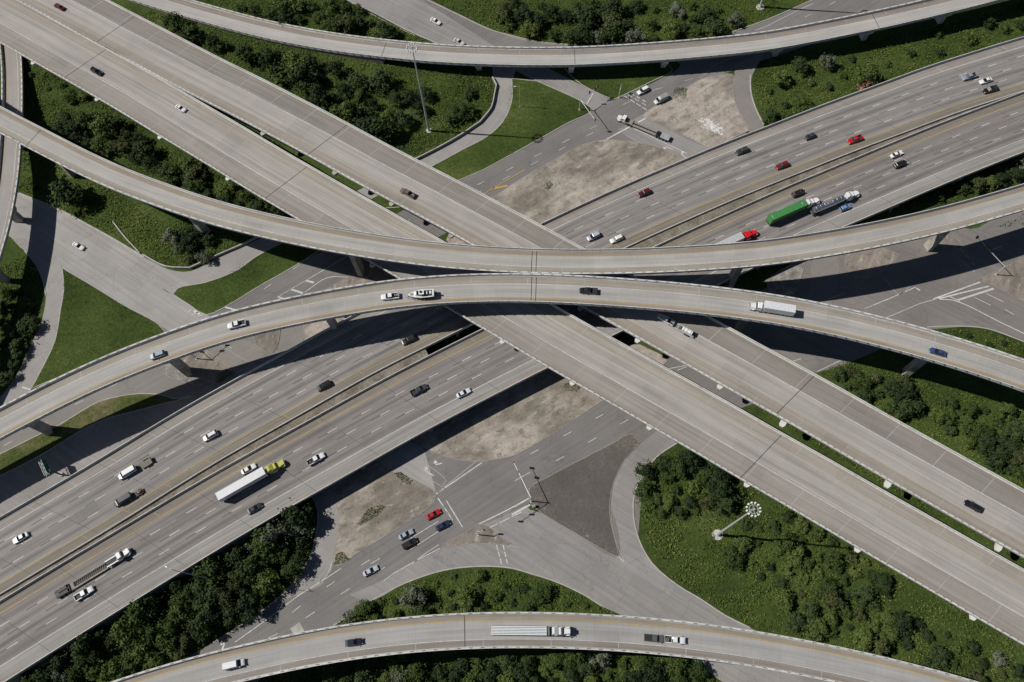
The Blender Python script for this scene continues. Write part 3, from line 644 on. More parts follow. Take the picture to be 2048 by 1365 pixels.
island('dirt_island',[(880,1096),(888,1087),(930,1066),(955,1048),(975,1052),(1002,1076),(1022,1087),(1015,1091),(988,1088),(933,1089),(895,1095)],'dirt_brown')
island('dirt_island',[(1696,505),(1690,530),(1700,548),(1730,560),(1765,545),(1775,535),(1800,510,1),(1760,495,1)],'dirt_brown')
island('dirt_island',[(1874,470),(1855,500),(1905,502),(1928,494),(1918,482),(1890,468)],'dirt_brown')
island('dirt_island',[(1955,560),(1973,552),(2048,515),(2110,480,1),(2110,620,1),(2048,604),(1987,572)],'dirt_brown')
island('dirt_island',[(1530,560,1),(1590,525),(1608,522),(1600,560),(1585,590),(1545,600,1)],'gravel')
island('dirt_island',[(512,640),(512,690),(545,706),(556,690),(560,655),(560,640,1)],'dirt_brown')
island('dirt_island',[(606,640,1),(608,684),(600,700),(640,690,1),(720,650,1),(690,600,1),(640,590)],'dirt')
island('dirt_island',[(697,555),(642,585),(600,610,1),(700,640,1),(850,570,1),(870,530,1),(790,510,1)],'dirt_brown')
island('dirt_island',[(362,712),(362,728),(395,750),(430,768),(475,755),(467,737),(420,705),(400,690,1),(370,700)],'dirt_brown')
island('traffic_island',[(328,731,1),(327,748,1),(345,757,1),(383,769,1),(400,772,1),(412,764,1),(385,748,1),(352,727,1)],'gravel')
island('grass_strip',[(-60,940,1),(0,909),(88,865),(120,850),(163,823),(200,803),(225,796),(276,788),(326,791),(346,798),(400,790,1),(300,815,1),(258,826),(215,837),(160,863),(80,912),(0,953),(-60,985,1)],'grass_dry')
M['curb_w']=M['kerb']
kerb([(692,0),(750,27),(812,60),(877,88)]); kerb([(853,0),(900,22),(980,60),(1024,72),(1074,84),(1124,89),(1184,92)])
kerb([(1440,73),(1536,39),(1626,0)]); kerb([(38,387),(118,420),(175,450),(233,482),(288,515)],w=.6); kerb([(838,317),(913,278),(958,248),(985,213),(993,173),(985,153)])
kerb([(1501,150),(1501,180),(1510,215),(1527,250)],w=.5); kerb([(1355,886),(1317,911),(1295,936),(1274,971),(1266,1009),(1267,1035),(1277,1078),(1305,1128),(1355,1171),(1400,1198),(1450,1231),(1500,1256)])
kerb([(667,1252),(692,1236),(725,1213),(762,1191),(812,1166),(888,1141),(963,1133),(1024,1137),(1062,1148),(1107,1162),(1164,1188),(1209,1216)]); kerb([(426,1286),(512,1231),(572,1183),(600,1150),(622,1110),(632,1070),(636,1023),(620,985)])
kerb([(50,502),(72,530),(86,560),(92,592)]); kerb([(1854,655),(1912,653),(1974,658),(2048,684)]); kerb([(1681,722),(1634,744)]); kerb([(1770,637),(1800,625),(1840,608),(1872,599)])
# low retaining walls beside the slip roads
def wall(px,h,label,w=.4):
    mb=MB(); ribbon(mb,curve(px),w,0,h,M['kerb']); return tag(mb.build('retaining_wall'),label,'wall')
wall([(985,158),(993,173),(989,192),(983,218),(960,247,1),(913,278),(838,318),(800,335)],1.3,'low concrete wall curving along the grass side of the upper slip road')
wall([(288,512),(333,535),(381,538,1),(438,512),(493,488),(520,474)],1.2,'low concrete wall bending along the slip road under the left half of the empty flyover')
wall([(226,444),(250,475),(280,507)],.5,'thin diagonal concrete kerb wall in the grass beside the left street')

# ------------------------------------------------------------ road paint on the ground
ZP=.135
def mark(px,mat='white',w=.2,dash=None,z=ZP):
    mb=MARK; pts=curve(px,step=2.)
    if dash is None: ribbon(mb,pts,w,z,0,M[mat]); return
    on,per=dash; L=np.r_[0,np.cumsum(np.linalg.norm(np.diff(pts,axis=0),axis=1))]; v=0
    while v+on<=L[-1]+.01:
        q=[np.array([np.interp(a,L,pts[:,0]),np.interp(a,L,pts[:,1])]) for a in (v,v+on)]; ribbon(mb,np.array(q),w,z,0,M[mat]); v+=per
MARK=MB()
LN=(3.05,12.19); TH=(1.2,2.2)
mark([(1214,279),(1294,236)],w=.6); mark([(1269,258),(1374,308)],'white',.25); mark([(1249,193),(1295,222)],w=.3,dash=(2.2,2.8)); mark([(1262,188),(1301,210)],w=.35,dash=(1.5,2.6)); mark([(1256,190),(1298,215)],w=.25,dash=(2,3.2))
mark([(1314,178),(1222,222)],dash=LN); mark([(1385,158),(1302,183)],dash=LN,w=.18)
mark([(1194,252),(940,378)],dash=LN); mark([(1186,266),(945,392)],dash=LN); mark([(1174,208),(1187,187)],w=.5)
mark([(1050,340),(985,378),(963,392)],'yellow',.3); mark([(820,440),(700,505)],dash=LN)
mark([(1045,360),(1030,372)],'yellow',.9); mark([(985,378),(1015,372)],'yellow',.8)
mark([(697,512),(560,592)],'white',.22); mark([(697,555),(655,556),(610,585)],'white',.25); mark([(600,530),(512,590)],dash=LN)
for a,b in (((612,562),(628,566)),((581,579),(606,587)),((556,594),(570,600))): mark([a,b],w=.7)
mark([(440,612),(497,628)],w=.6); mark([(388,622),(400,629)],w=.9,dash=None)
for a,b in (((376,626),(384,620)),((385,631),(398,624)),((396,634),(412,627))): mark([a,b],w=.35)
mark([(270,545),(346,591)],'white_faint',.25); mark([(116,520),(124,537),(126,560)],'white_faint',.2); mark([(60,535),(150,575)],'white_faint',.1)
mark([(125,435),(290,540)],'yellow_faint',.15); mark([(345,589),(325,577),(360,577)],'white_faint',.25)
mark([(150,475),(380,625)],'white_faint',.15,dash=(3,12.19))
# lower left
mark([(8,892),(105,840)],dash=LN); mark([(150,810),(240,765)],dash=LN); mark([(450,690),(480,705)],w=.2,dash=LN); mark([(430,685),(515,735)],'white_faint',.2)
mark([(45,775),(62,780)],w=.5)
# lower crossing
mark([(1207,829),(1040,920)],dash=LN); mark([(1256,840),(1090,935)],dash=LN); mark([(1030,962),(1060,945)],w=.2)
mark([(870,990),(965,925)],w=.35); mark([(876,997),(905,1040)],w=.35); mark([(960,917),(875,986)],'white_faint',.3)
mark([(885,1012),(912,1052)],w=.3,dash=TH); mark([(893,1002),(925,1055)],w=.3)
mark([(837,918),(892,962),(885,972)],'white_faint',.22); mark([(818,932),(890,978)],'white_faint',.18)
mark([(860,900),(880,925)],'white_faint',.2,dash=(2,4))
mark([(820,1078),(877,1043)],w=.22); mark([(820,1100),(890,1055)],w=.22)
mark([(760,1117),(742,1128)],w=.22); mark([(770,1135),(680,1190),(590,1250),(530,1280)],dash=LN,w=.22); mark([(740,1120),(660,1170),(600,1213),(535,1270)],dash=LN,w=.22)
mark([(683,1137),(640,1165),(600,1190),(540,1235),(470,1285)],w=.25); mark([(665,1122),(655,1150),(640,1165)],w=.2)
mark([(880,1097),(840,1118),(800,1140),(790,1146)],w=.25); mark([(878,1090),(850,1108),(825,1128)],w=.2); mark([(790,1145),(762,1167)],w=.22,dash=(4,6))
mark([(955,1050),(1010,1023),(1062,995)],w=.35); mark([(975,1058),(1020,1036),(1056,1018)],w=.3,dash=(3.5,4.2)); mark([(993,1090),(1005,1135)],w=.35,dash=(1.6,2.2)); mark([(1006,1090),(1017,1135)],w=.35,dash=(1.6,2.2))
mark([(1024,1030),(1060,1010)],w=.6); mark([(1237,1113),(1245,1122),(1248,1124)],'white',.25); mark([(1024,1083),(1041,1096),(1018,1092)],'white_faint',.2)
mark([(1084,1027),(1149,1066),(1237,1115)],'white_faint',.3)
mark([(1222,1010),(1224,1050),(1236,1095),(1250,1125)],'white_faint',.2)
# right crossing
mark([(1866,599),(1960,565)],w=.5); mark([(1873,599),(1978,573)],w=.5); mark([(1915,601),(1987,578)],w=.7); mark([(1872,599),(1905,601),(1935,612),(1990,640),(2048,668)],w=.3)
mark([(1900,594),(1920,604)],w=.3); mark([(1947,595),(2012,626)],w=.22,dash=(6,8)); mark([(1972,588),(2020,611)],w=.22,dash=(6,8)); mark([(2010,620),(2048,642)],w=.2,dash=LN)
mark([(1744,612),(1790,593),(1831,575)],w=.25); mark([(1832,577),(1850,587)],w=.5,dash=(1.5,3)); mark([(1745,612),(1700,628)],w=.2,dash=LN); mark([(1920,497),(1960,545)],'white_faint',.3,dash=(2,3)); mark([(1905,508),(1950,545)],'white_faint',.2)
mark([(1655,600),(1690,587)],'white_faint',.3); mark([(1772,560),(1798,590),(1820,573)],'white_faint',.2)
mark([(1985,500),(2005,492)],w=.2)
mark([(1338,738),(1380,730)],w=.25); mark([(1355,741),(1374,734)],w=.25)
mark([(1602,718),(1550,735)],w=.2)
# top
mark([(1536,52),(1600,20),(1626,8)],'white',.22); mark([(1560,60),(1720,-20)],'white',.2,dash=LN); mark([(1510,62),(1536,52)],'white',.2)
mark([(740,10),(880,85)],'white_faint',.12); mark([(1400,158),(1440,125),(1500,110)],'white_faint',.2); mark([(700,5),(760,38),(830,72)],'white_faint',.3)
mark([(1470,158),(1467,185),(1476,220),(1497,258)],'white_faint',.2)
# turn arrows
def arrow(x,y,x2,y2,turn=0,w=.35):
    a=P(x,y)[:2];b=P(x2,y2)[:2]; d=(b-a)/np.linalg.norm(b-a); n=np.array([-d[1],d[0]])*(1 if turn>=0 else -1)
    ribbon(MARK,np.array([a,b]),w,ZP,0,M['white']); 
    tip=b+(n*1.6 if turn else d*1.2); base=b+(n*.5 if turn else 0); k=n if turn else d; pp=d if turn else n
    if turn: ribbon(MARK,np.array([b,b+n*.6]),w,ZP+.003,0,M['white'])
    q=[base+pp*.8,base-pp*.8,tip]
    if np.cross(q[1]-q[0],q[2]-q[1])<0: q=q[::-1]
    MARK.face([(*p,ZP+.006) for p in q],M['white'])
arrow(1346,300,1331,294,1); arrow(1372,318,1362,308,-1); arrow(884,927,872,930,-1); arrow(868,952,850,942,-1); arrow(444,1302,449,1288,1,.5)
tag(MARK.build('road_markings'),kind='structure')
# fresh concrete patches
def patch(px,mat,name='road_patch',z=.11):
    mb=MB(); poly_mesh(mb,[P(*p)[:2] for p in px],z,M[mat]); return tag(mb.build(name),kind='structure')
patch([(580,1258),(599,1245),(609,1262),(592,1275)],'kerb')
# ------------------------------------------------------------ vehicles
PM={}
def car_paint(c,rough=.28,metal=0.):
    k=(c,rough,metal)
    if k not in PM:
        t=NT('car paint',rough,.5,metal); t.b.inputs['Coat Weight'].default_value=.4; t.b.inputs['Coat Roughness'].default_value=.1
        f=t.mapr(t.noise(t.obj(),1.1,3),.3,.7,.92,1.05); PM[k]=t.out(t.grey(t.mix(0,c,c),f))
    return PM[k]
GL=plain('car glass',(.012,.014,.017),.08,.6,0,.05)
TY=plain('tyre rubber',(.02,.02,.02),.9,.2,0,.1)
RIM=plain('wheel rim',(.35,.35,.36),.4,.5,.6,.1)
BK=plain('black trim',(.025,.025,.027),.6,.3,0,.15)
FR=plain('dark chassis steel',(.07,.068,.065),.7,.3,0,.25)
HL=plain('headlight glass',(.6,.6,.58),.15,.6,0,.05); TL=plain('tail light',(.25,.01,.01),.3,.5,0,.05)
CHR=plain('polished steel',(.55,.56,.58),.22,.5,.9,.08,.5)
ALU=plain('aluminium deck',(.45,.45,.45),.45,.5,.4,.15)
WOOD=plain('trailer planks',(.24,.21,.18),.8,.2,0,.25,1.5)
WHITEP=(.68,.68,.67); SILVER=(.36,.37,.38)
def hx(mb,x0,x1,h0,h1,z0,z1,mat,xt0=0,xt1=0,ht0=None,ht1=None):
    """frustum: base x0..x1 with half widths h0 (rear) h1 (front); top inset xt0 / xt1 in x, half widths ht0 / ht1"""
    ht0=h0 if ht0 is None else ht0; ht1=h1 if ht1 is None else ht1
    mb.hexa([(x0,-h0,z0),(x1,-h1,z0),(x1,h1,z0),(x0,h0,z0)],[(x0+xt0,-ht0,z1),(x1-xt1,-ht1,z1),(x1-xt1,ht1,z1),(x0+xt0,ht0,z1)],mat)
def wheel_at(root,x,y,r=.34,wd=.24):
    mb=MB(); mb.tube((x,y-wd/2,r),(x,y+wd/2,r),r,r,TY,14); s=1 if y>0 else -1
    mb.tube((x,y+s*(wd/2-.02),r),(x,y+s*(wd/2+.015),r),r*.6,r*.6,RIM,10); mb.build('wheel',root)
def bodyloft(mb,L,W,zb,st,mat):
    """st: (x fraction from rear, half-width fraction, top z)"""
    secs=[]
    for fx,fw,zt in st:
        x=(fx-.5)*L; h=W/2*fw; zm=zb+(zt-zb)*.62
        secs.append([(x,-h*.96,zb),(x,h*.96,zb),(x,h,zm),(x,h*.86,zt),(x,-h*.86,zt),(x,-h,zm)])
    mb.loft(secs,mat)
def lights(root,L,W,z=.68,zt=.85):
    for s in (-1,1):
        mb=MB(); mb.box(L/2-.16,L/2-.01,s*W*.36-.17,s*W*.36+.17,z-.09,z+.1,HL,.05); mb.build('headlight',root)
        mb=MB(); mb.box(-L/2-.01,-L/2+.12,s*W*.39-.13,s*W*.39+.13,zt-.12,zt+.12,TL,.02); mb.build('taillight',root)
def mirrors(root,x,W,z,mat):
    for s in (-1,1):
        mb=MB(); mb.box(x-.09,x+.09,s*(W/2+.1)-.12,s*(W/2+.1)+.12,z-.08,z+.1,mat,.02,.02); mb.build('mirror',root)
def car(root,kind,col,roof=None,rack=False,cargo=None):
    p=car_paint(col); rf=p if roof is None else car_paint(roof)
    if kind in('sedan','coupe'):
        L,W,H=(4.9,1.86,1.46) if kind=='sedan' else (4.5,1.85,1.32)
        b=MB(); bodyloft(b,L,W,.22,[(0,.74,.72),(.03,.9,.9),(.18,.99,.98),(.35,1,.95),(.62,1,.93),(.8,.99,.88),(.93,.9,.78),(.985,.74,.66),(1,.6,.55)],p); b.build('body',root)
        g=MB(); x0,x1=-L*.37,L*.2; hx(g,x0,x1,W*.40,W*.41,.92,H-.04,GL,.75,.95,W*.32,W*.33); g.build('window_glass',root)
        r=MB(); hx(r,x0+.72,x1-.92,W*.325,W*.335,H-.05,H,rf,.08,.1,W*.29,W*.29); r.build('roof',root)
        mirrors(root,x1-.25,W,.98,p)
    elif kind in('suv','hatch','wagon'):
        L,W,H=dict(suv=(4.9,1.96,1.78),hatch=(4.2,1.8,1.55),wagon=(4.8,1.85,1.6))[kind]
        b=MB(); bodyloft(b,L,W,.28,[(0,.86,.95),(.03,.95,1.08),(.2,1,1.1),(.6,1,1.07),(.76,.99,1.02),(.92,.93,.92),(.985,.78,.78),(1,.64,.65)],p); b.build('body',root)
        g=MB(); x0,x1=-L*.485,L*.24; hx(g,x0,x1,W*.42,W*.42,1.05,H-.04,GL,.32,.85,W*.35,W*.35); g.build('window_glass',root)
        r=MB(); hx(r,x0+.3,x1-.82,W*.355,W*.355,H-.05,H,rf,.06,.1,W*.32,W*.31); r.build('roof',root)
        if rack:
            for s in (-1,1):
                q=MB(); q.tube((x0+.5,s*W*.3,H+.06),(x1-1.1,s*W*.3,H+.06),.03,.03,BK,6)
                q.build('roof_rail',root)
        mirrors(root,x1-.3,W,1.12,p)
    elif kind=='pickup':
        L,W,H=5.8,2.0,1.85
        b=MB(); bodyloft(b,L,W,.35,[(.34,1,1.12),(.6,1,1.12),(.75,.99,1.12),(.9,.95,1.06),(.98,.82,.9),(1,.72,.75)],p)
        hx(b,-L/2,-L*.16,W/2*.98,W/2,.35,.62,p)
        for s in (-1,1): b.box(-L/2,-L*.16,s*W*.45-.06*1-.02,s*W*.45+.1,.62,1.12,p)
        b.box(-L/2,-L/2+.1,-W*.43,W*.43,.62,1.12,p); b.build('body',root)
        q=MB(); q.box(-L/2+.1,-L*.163,-W*.43+.02,W*.43-.02,.62,.66,BK if cargo!='flat' else ALU)
        if cargo=='load':
            for i in range(9):
                x=-L/2+.3+1.5*random.random(); y=(random.random()-.5)*1.2; a=.12+.15*random.random(); q.box(x-a,x+a,y-a,y+a,.66,.8+.4*random.random(),random.choice([ALU,BK,WOOD,CHR]),.02,.02)
        q.build('cargo_bed',root)
        g=MB(); x0,x1=-L*.155,L*.23; hx(g,x0,x1,W*.42,W*.42,1.1,H-.04,GL,.25,.8,W*.36,W*.36); g.build('window_glass',root)
        r=MB(); hx(r,x0+.22,x1-.76,W*.365,W*.365,H-.05,H,rf,.05,.1,W*.33,W*.32); r.build('roof',root)
        if cargo=='rack':
            q=MB()
            for s in (-1,1): q.tube((-L/2+.1,s*.85,H+.1),(-L*.1,s*.85,H+.1),.04,.04,CHR,6)
            for x in (-L/2+.2,-L*.33,-L*.18): 
                q.tube((x,-.85,H+.1),(x,.85,H+.1),.04,.04,CHR,6); q.tube((x,-.85,1.1),(x,-.85,H+.1),.035,.035,CHR,6); q.tube((x,.85,1.1),(x,.85,H+.1),.035,.035,CHR,6)
            q.build('ladder_rack',root)
        if cargo=='cover': 
            q=MB(); q.box(-L/2+.08,-L*.16,-W*.42,W*.42,1.12,1.18,BK,.03,.03); q.build('bed_cover',root)
        mirrors(root,x1-.3,W,1.2,p)
    elif kind=='van':
        L,W,H=5.8,2.05,2.15
        b=MB(); bodyloft(b,L,W,.3,[(0,.97,1.3),(.5,1,1.3),(.72,1,1.28),(.86,.97,1.12),(.96,.85,.95),(1,.68,.75)],p); b.build('body',root)
        g=MB(); x0,x1=-L*.495,L*.33; hx(g,x0,x1,W*.46,W*.45,1.26,H-.25,GL,.05,.75,W*.44,W*.42); g.build('window_glass',root)
        r=MB(); hx(r,x0-.0,x1-.7,W*.45,W*.43,H-.27,H,rf,.1,.22,W*.4,W*.37); r.build('roof',root)
        if rack:
            for k in range(4): q=MB(); y=-.55+.37*k; q.box(x0+.2,x1-1.4,y-.05,y+.05,H+.02,H+.1,BK if k%2 else CHR); q.build('roof_rail',root)
        mirrors(root,x1-.2,W,1.35,p)
    r=.34 if kind in('sedan','coupe','hatch','wagon') else .4
    for x in (-L*.3,L*.31):
        for s in (-1,1): wheel_at(root,x,s*(W/2-.13),r)
    lights(root,L,W,.68 if r<.4 else .85,.85 if r<.4 else 1.0)
    return L
def tractor(root,col,x1,sleeper=1.6,hood=2.1,fairing=True,offset=0.):
    """conventional truck tractor; x1 = front bumper. returns x of cab back"""
    p=car_paint(col); cab=1.7; xh=x1-hood; xc=xh-cab; xs=xc-sleeper
    b=MB(); hx(b,xh,x1,1.0,.78,.75,1.75,p,0,.1,.85,.55); b.box(x1-.12,x1+.06,-1.15,1.15,.45,.8,CHR,.03,.03)
    for s in (-1,1): b.box(x1-1.5,x1-.35,s*1.03-.19,s*1.03+.19,.75,1.05,p,.1,.04)
    b.build('hood',root)
    g=MB(); g.box(x1-.02,x1+.04,-.5,.5,.85,1.6,CHR); g.build('grille',root)
    c=MB(); c.box(xc,xh,-1.1,1.1,.9,1.85,p,.02,.02); hx(c,xc,xh-.35,1.05,1.0,2.5,2.75,p,0,.25,.98,.85); 
    for s in (-1,1): c.box(xc,xc+.3,s*1.02-.05,s*1.02+.05,1.85,2.5,p)
    c.build('cab',root)
    w_=MB(); hx(w_,xc+.02,xh+.02,1.02,.98,1.85,2.5,GL,0,.38,.99,.92); w_.build('windshield',root)
    if sleeper:
        s_=MB(); s_.box(xs,xc-.01,-1.2,1.2,.95,2.9,p,.02,.04); 
        if fairing: hx(s_,xs,xc+.3,1.18,1.1,2.9,3.55,p,.05,1.0,1.05,.7)
        s_.build('sleeper',root)
    fl=MB(); xr=xs-3.1; fl.box(xr,xh,-.45,.45,.7,.95,FR); fl.box(xr+.2,xs-.4,-1.1,1.1,.95,1.05,FR); fl.build('chassis',root)
    for s in (-1,1):
        t=MB(); t.tube((xc-.6,s*.95,.65),(xc+.9,s*.95,.65),.33,.33,CHR,12); t.build('fuel_tank',root)
        e=MB(); e.tube((xs-.1,s*1.05,1.0),(xs-.1,s*1.05,3.6 if sleeper and fairing else 3.1),.08,.08,CHR,8); e.build('exhaust_stack',root)
        m_=MB(); m_.box(xh-.1,xh+.05,s*1.35-.12,s*1.35+.12,1.7,2.3,BK); m_.build('mirror',root)
        h_=MB(); h_.box(x1-.4,x1-.2,s*.98-.14,s*.98+.14,1.05,1.3,HL); h_.build('headlight',root)
        wheel_at(root,x1-1.1,s*1.02,.5,.3)
        for x in (xr+.7,xr+2.0): wheel_at(root,x,s*.95,.5,.55)
    return xs
def bogie(root,x,r=.5):
    for dx in (0,-1.3):
        for s in (-1,1): wheel_at(root,x+dx,s*.97,r,.55)
def semi(root,kind,cab,L,body=WHITEP,sl=1.6,hood=2.1,fairing=True):
    x1=L/2; xs=tractor(root,cab,x1,sl,hood,fairing); t0=xs-.75; t1=-L/2
    if kind in('box','container'):
        m=MB(); z0,z1=(1.25,4.05) if kind=='box' else (1.45,4.2); p=car_paint(body,.5)
        m.box(t1,t0,-1.28,1.28,z0,z1,p)
        n=int((t0-t1)/1.2)
        for i in range(1,n):
            x=t1+(t0-t1)*i/n
            if kind=='box': m.box(x-.02,x+.02,-1.26,1.26,z1,z1+.012,ALU)
            else:
                for s in (-1,1): m.box(x-.25,x+.25,s*1.29-.02,s*1.29+.02,z0+.1,z1-.1,p)
        if kind=='container':
            for x in (t1+.9,t0-1.5): m.box(x-.05,x+.05,-.5,.5,z1,z1+.012,car_paint(WHITEP))
        m.build('trailer_box' if kind=='box' else 'container',root)
        f=MB(); f.box(t1,t0-1,-.5,.5,.95,z0,FR); f.box(t1-.05,t1,-1.2,1.2,.55,z0,FR); f.build('trailer_frame',root); bogie(root,t1+2.8)
    elif kind=='tank':
        m=MB(); secs=[]
        for fx,rr in ((0,.55),(.02,.95),(.06,1.08),(.94,1.08),(.98,.95),(1,.55)):
            x=t1+.3+(t0-t1-.3)*fx; secs.append([(x,rr*1.1*math.cos(a),2.15+rr*math.sin(a)) for a in [2*math.pi*i/20 for i in range(20)]])
        m.loft(secs,CHR); o=m.build('tank',root,smooth=True)
        q=MB()
        for x in np.linspace(t1+1.5,t0-1.5,7): q.tube((x-.05,0,2.15),(x+.05,0,2.15),1.2,1.2,CHR,20)
        q.build('tank_ring',root)
        xm=(t0+t1)/2; q=MB()
        for y in (-.5,.5): q.box(xm-1.4,xm+1.4,y-.04,y+.04,3.3,3.4,ALU)
        for x in (-1.4,-.4,.6,1.4): q.box(xm+x-.04,xm+x+.04,-.5,.5,3.3,3.38,ALU)
        q.tube((xm,0,3.1),(xm,0,3.45),.3,.3,CHR,12); q.build('catwalk',root)
        q=MB(); q.box(t1-.1,t1+.4,-1.1,1.1,.9,1.3,FR); q.box(t1,t0,-.45,.45,.95,1.15,FR); q.build('trailer_frame',root); bogie(root,t1+2.6)
    elif kind=='steel':
        m=MB(); m.box(t1,t0,-1.28,1.28,1.2,1.42,FR); m.build('flatbed',root)
        for k in range(6):
            q=MB(); y=-1.02+.41*k; q.box(t1-.1,t0-.7,y-.135,y+.135,1.42,1.72,car_paint((.62,.63,.64),.6)); q.build('steel_beam',root)
        q=MB(); q.box(t0-.1,t0,-1.2,1.2,1.2,2.5,ALU); q.build('headboard',root); bogie(root,t1+2.8)
    elif kind=='lowboy':      # empty low trailer: ladder deck between gooseneck and rear axles
        a=t0; q=MB()
        for s in (-1,1): q.box(a-3.4,a+1.4,s*.9-.22,s*.9+.22,1.1,1.35,car_paint(WHITEP,.6),.1,.05)
        q.box(a-3.2,a+1.2,-.62,.62,1.0,1.15,BK); q.build('gooseneck',root)
        q=MB(); xr=t1+4.4
        for s in (-1,1): q.box(xr,a-3.4,s*1.0-.25,s*1.0+.25,.5,.72,WOOD)
        for x in np.arange(xr+1.2,a-3.7,.62): q.box(x,x+.3,-.75,.75,.5,.68,BK)
        q.box(xr,xr+1.2,-.75,.75,.5,.7,WOOD); q.build('ladder_deck',root)
        q=MB(); q.box(t1,t1+4.2,-1.1,-.15,.85,1.1,FR); q.box(t1,t1+4.2,.15,1.1,.85,1.1,FR); q.box(t1+3.7,t1+4.4,-1.2,1.2,.7,1.1,BK); q.build('rear_deck',root)
        for x in (.7,2.,3.3):
            for s in (-1,1): wheel_at(root,t1+x,s*1.0,.5,.5)
    elif kind=='split':       # flat deck in three pieces with gooseneck (truck standing in the upper crossing)
        a=t0; q=MB(); q.box(a-2.2,a+.6,-1.15,1.15,1.25,1.5,WOOD); q.box(a-.6,a+.1,-.9,.9,1.5,1.75,BK); q.build('gooseneck',root)
        q=MB(); 
        for s in (-1,1): q.box(t1+5.4,a-2.2,s*.78-.42,s*.78+.42,.95,1.2,WOOD)
        for x in np.arange(t1+6,a-2.4,1.4): q.box(x-.06,x+.06,-1.2,1.2,.9,1.1,FR)
        q.build('low_deck',root)
        q=MB(); q.box(t1+3.6,t1+5.4,-1.1,1.1,1.0,1.3,FR)
        for k in range(5): x=t1+3.8+.33*k; q.box(x-.06,x+.06,-1.1,1.1,1.3,1.55,BK)
        q.build('suspension',root)
        q=MB()
        for k in range(3): q.box(t1,t1+3.5,-1.2+.82*k,-.44+.82*k,1.2,1.42,ALU)
        q.build('rear_deck',root); bogie(root,t1+2.6); bogie(root,t1+5.2)
def place(d,x,y,sgn,h=.8):
    if isinstance(d,Deck):
        v,u=d.locate(x,y,h); q=d.at(v,u,.012); a=d.heading(v)
        hd=P(x+10*sgn[0],y+10*sgn[1],q[2])-P(x,y,q[2]); t=np.array([math.cos(a),math.sin(a)])
        if hd[:2]@t<0: a+=math.pi
        s=np.interp(v,d.S,d.C[:,2]); ds=(np.interp(v+3,d.S,d.C[:,2])-np.interp(v-3,d.S,d.C[:,2]))/6
        return q,a
    q=P(x,y,h+.12); q[2]=.12; b=P(x+10*sgn[0],y+10*sgn[1],.12)-P(x,y,.12); return q,math.atan2(b[1],b[0])
def vehicle(name,cat,label,fn,d,x,y,sgn,h=.8,group=None):
    q,a=place(d,x,y,sgn,h); root=empty(name,tuple(q),a); tag(root,label,cat,group); fn(root); return root
LL=(-1,.53); UR=(1,-.53); UL=(-1,-.56); LR=(1,.56); Lf=(-1,0); Rt=(1,0)
NFW,SFW=FN,FS
BLACK=(.012,.012,.014); MAROON=(.10,.008,.012); RED=(.42,.012,.015); DGREY=(.05,.052,.056); NAVY=(.015,.03,.075); LBLUE=(.30,.36,.40)
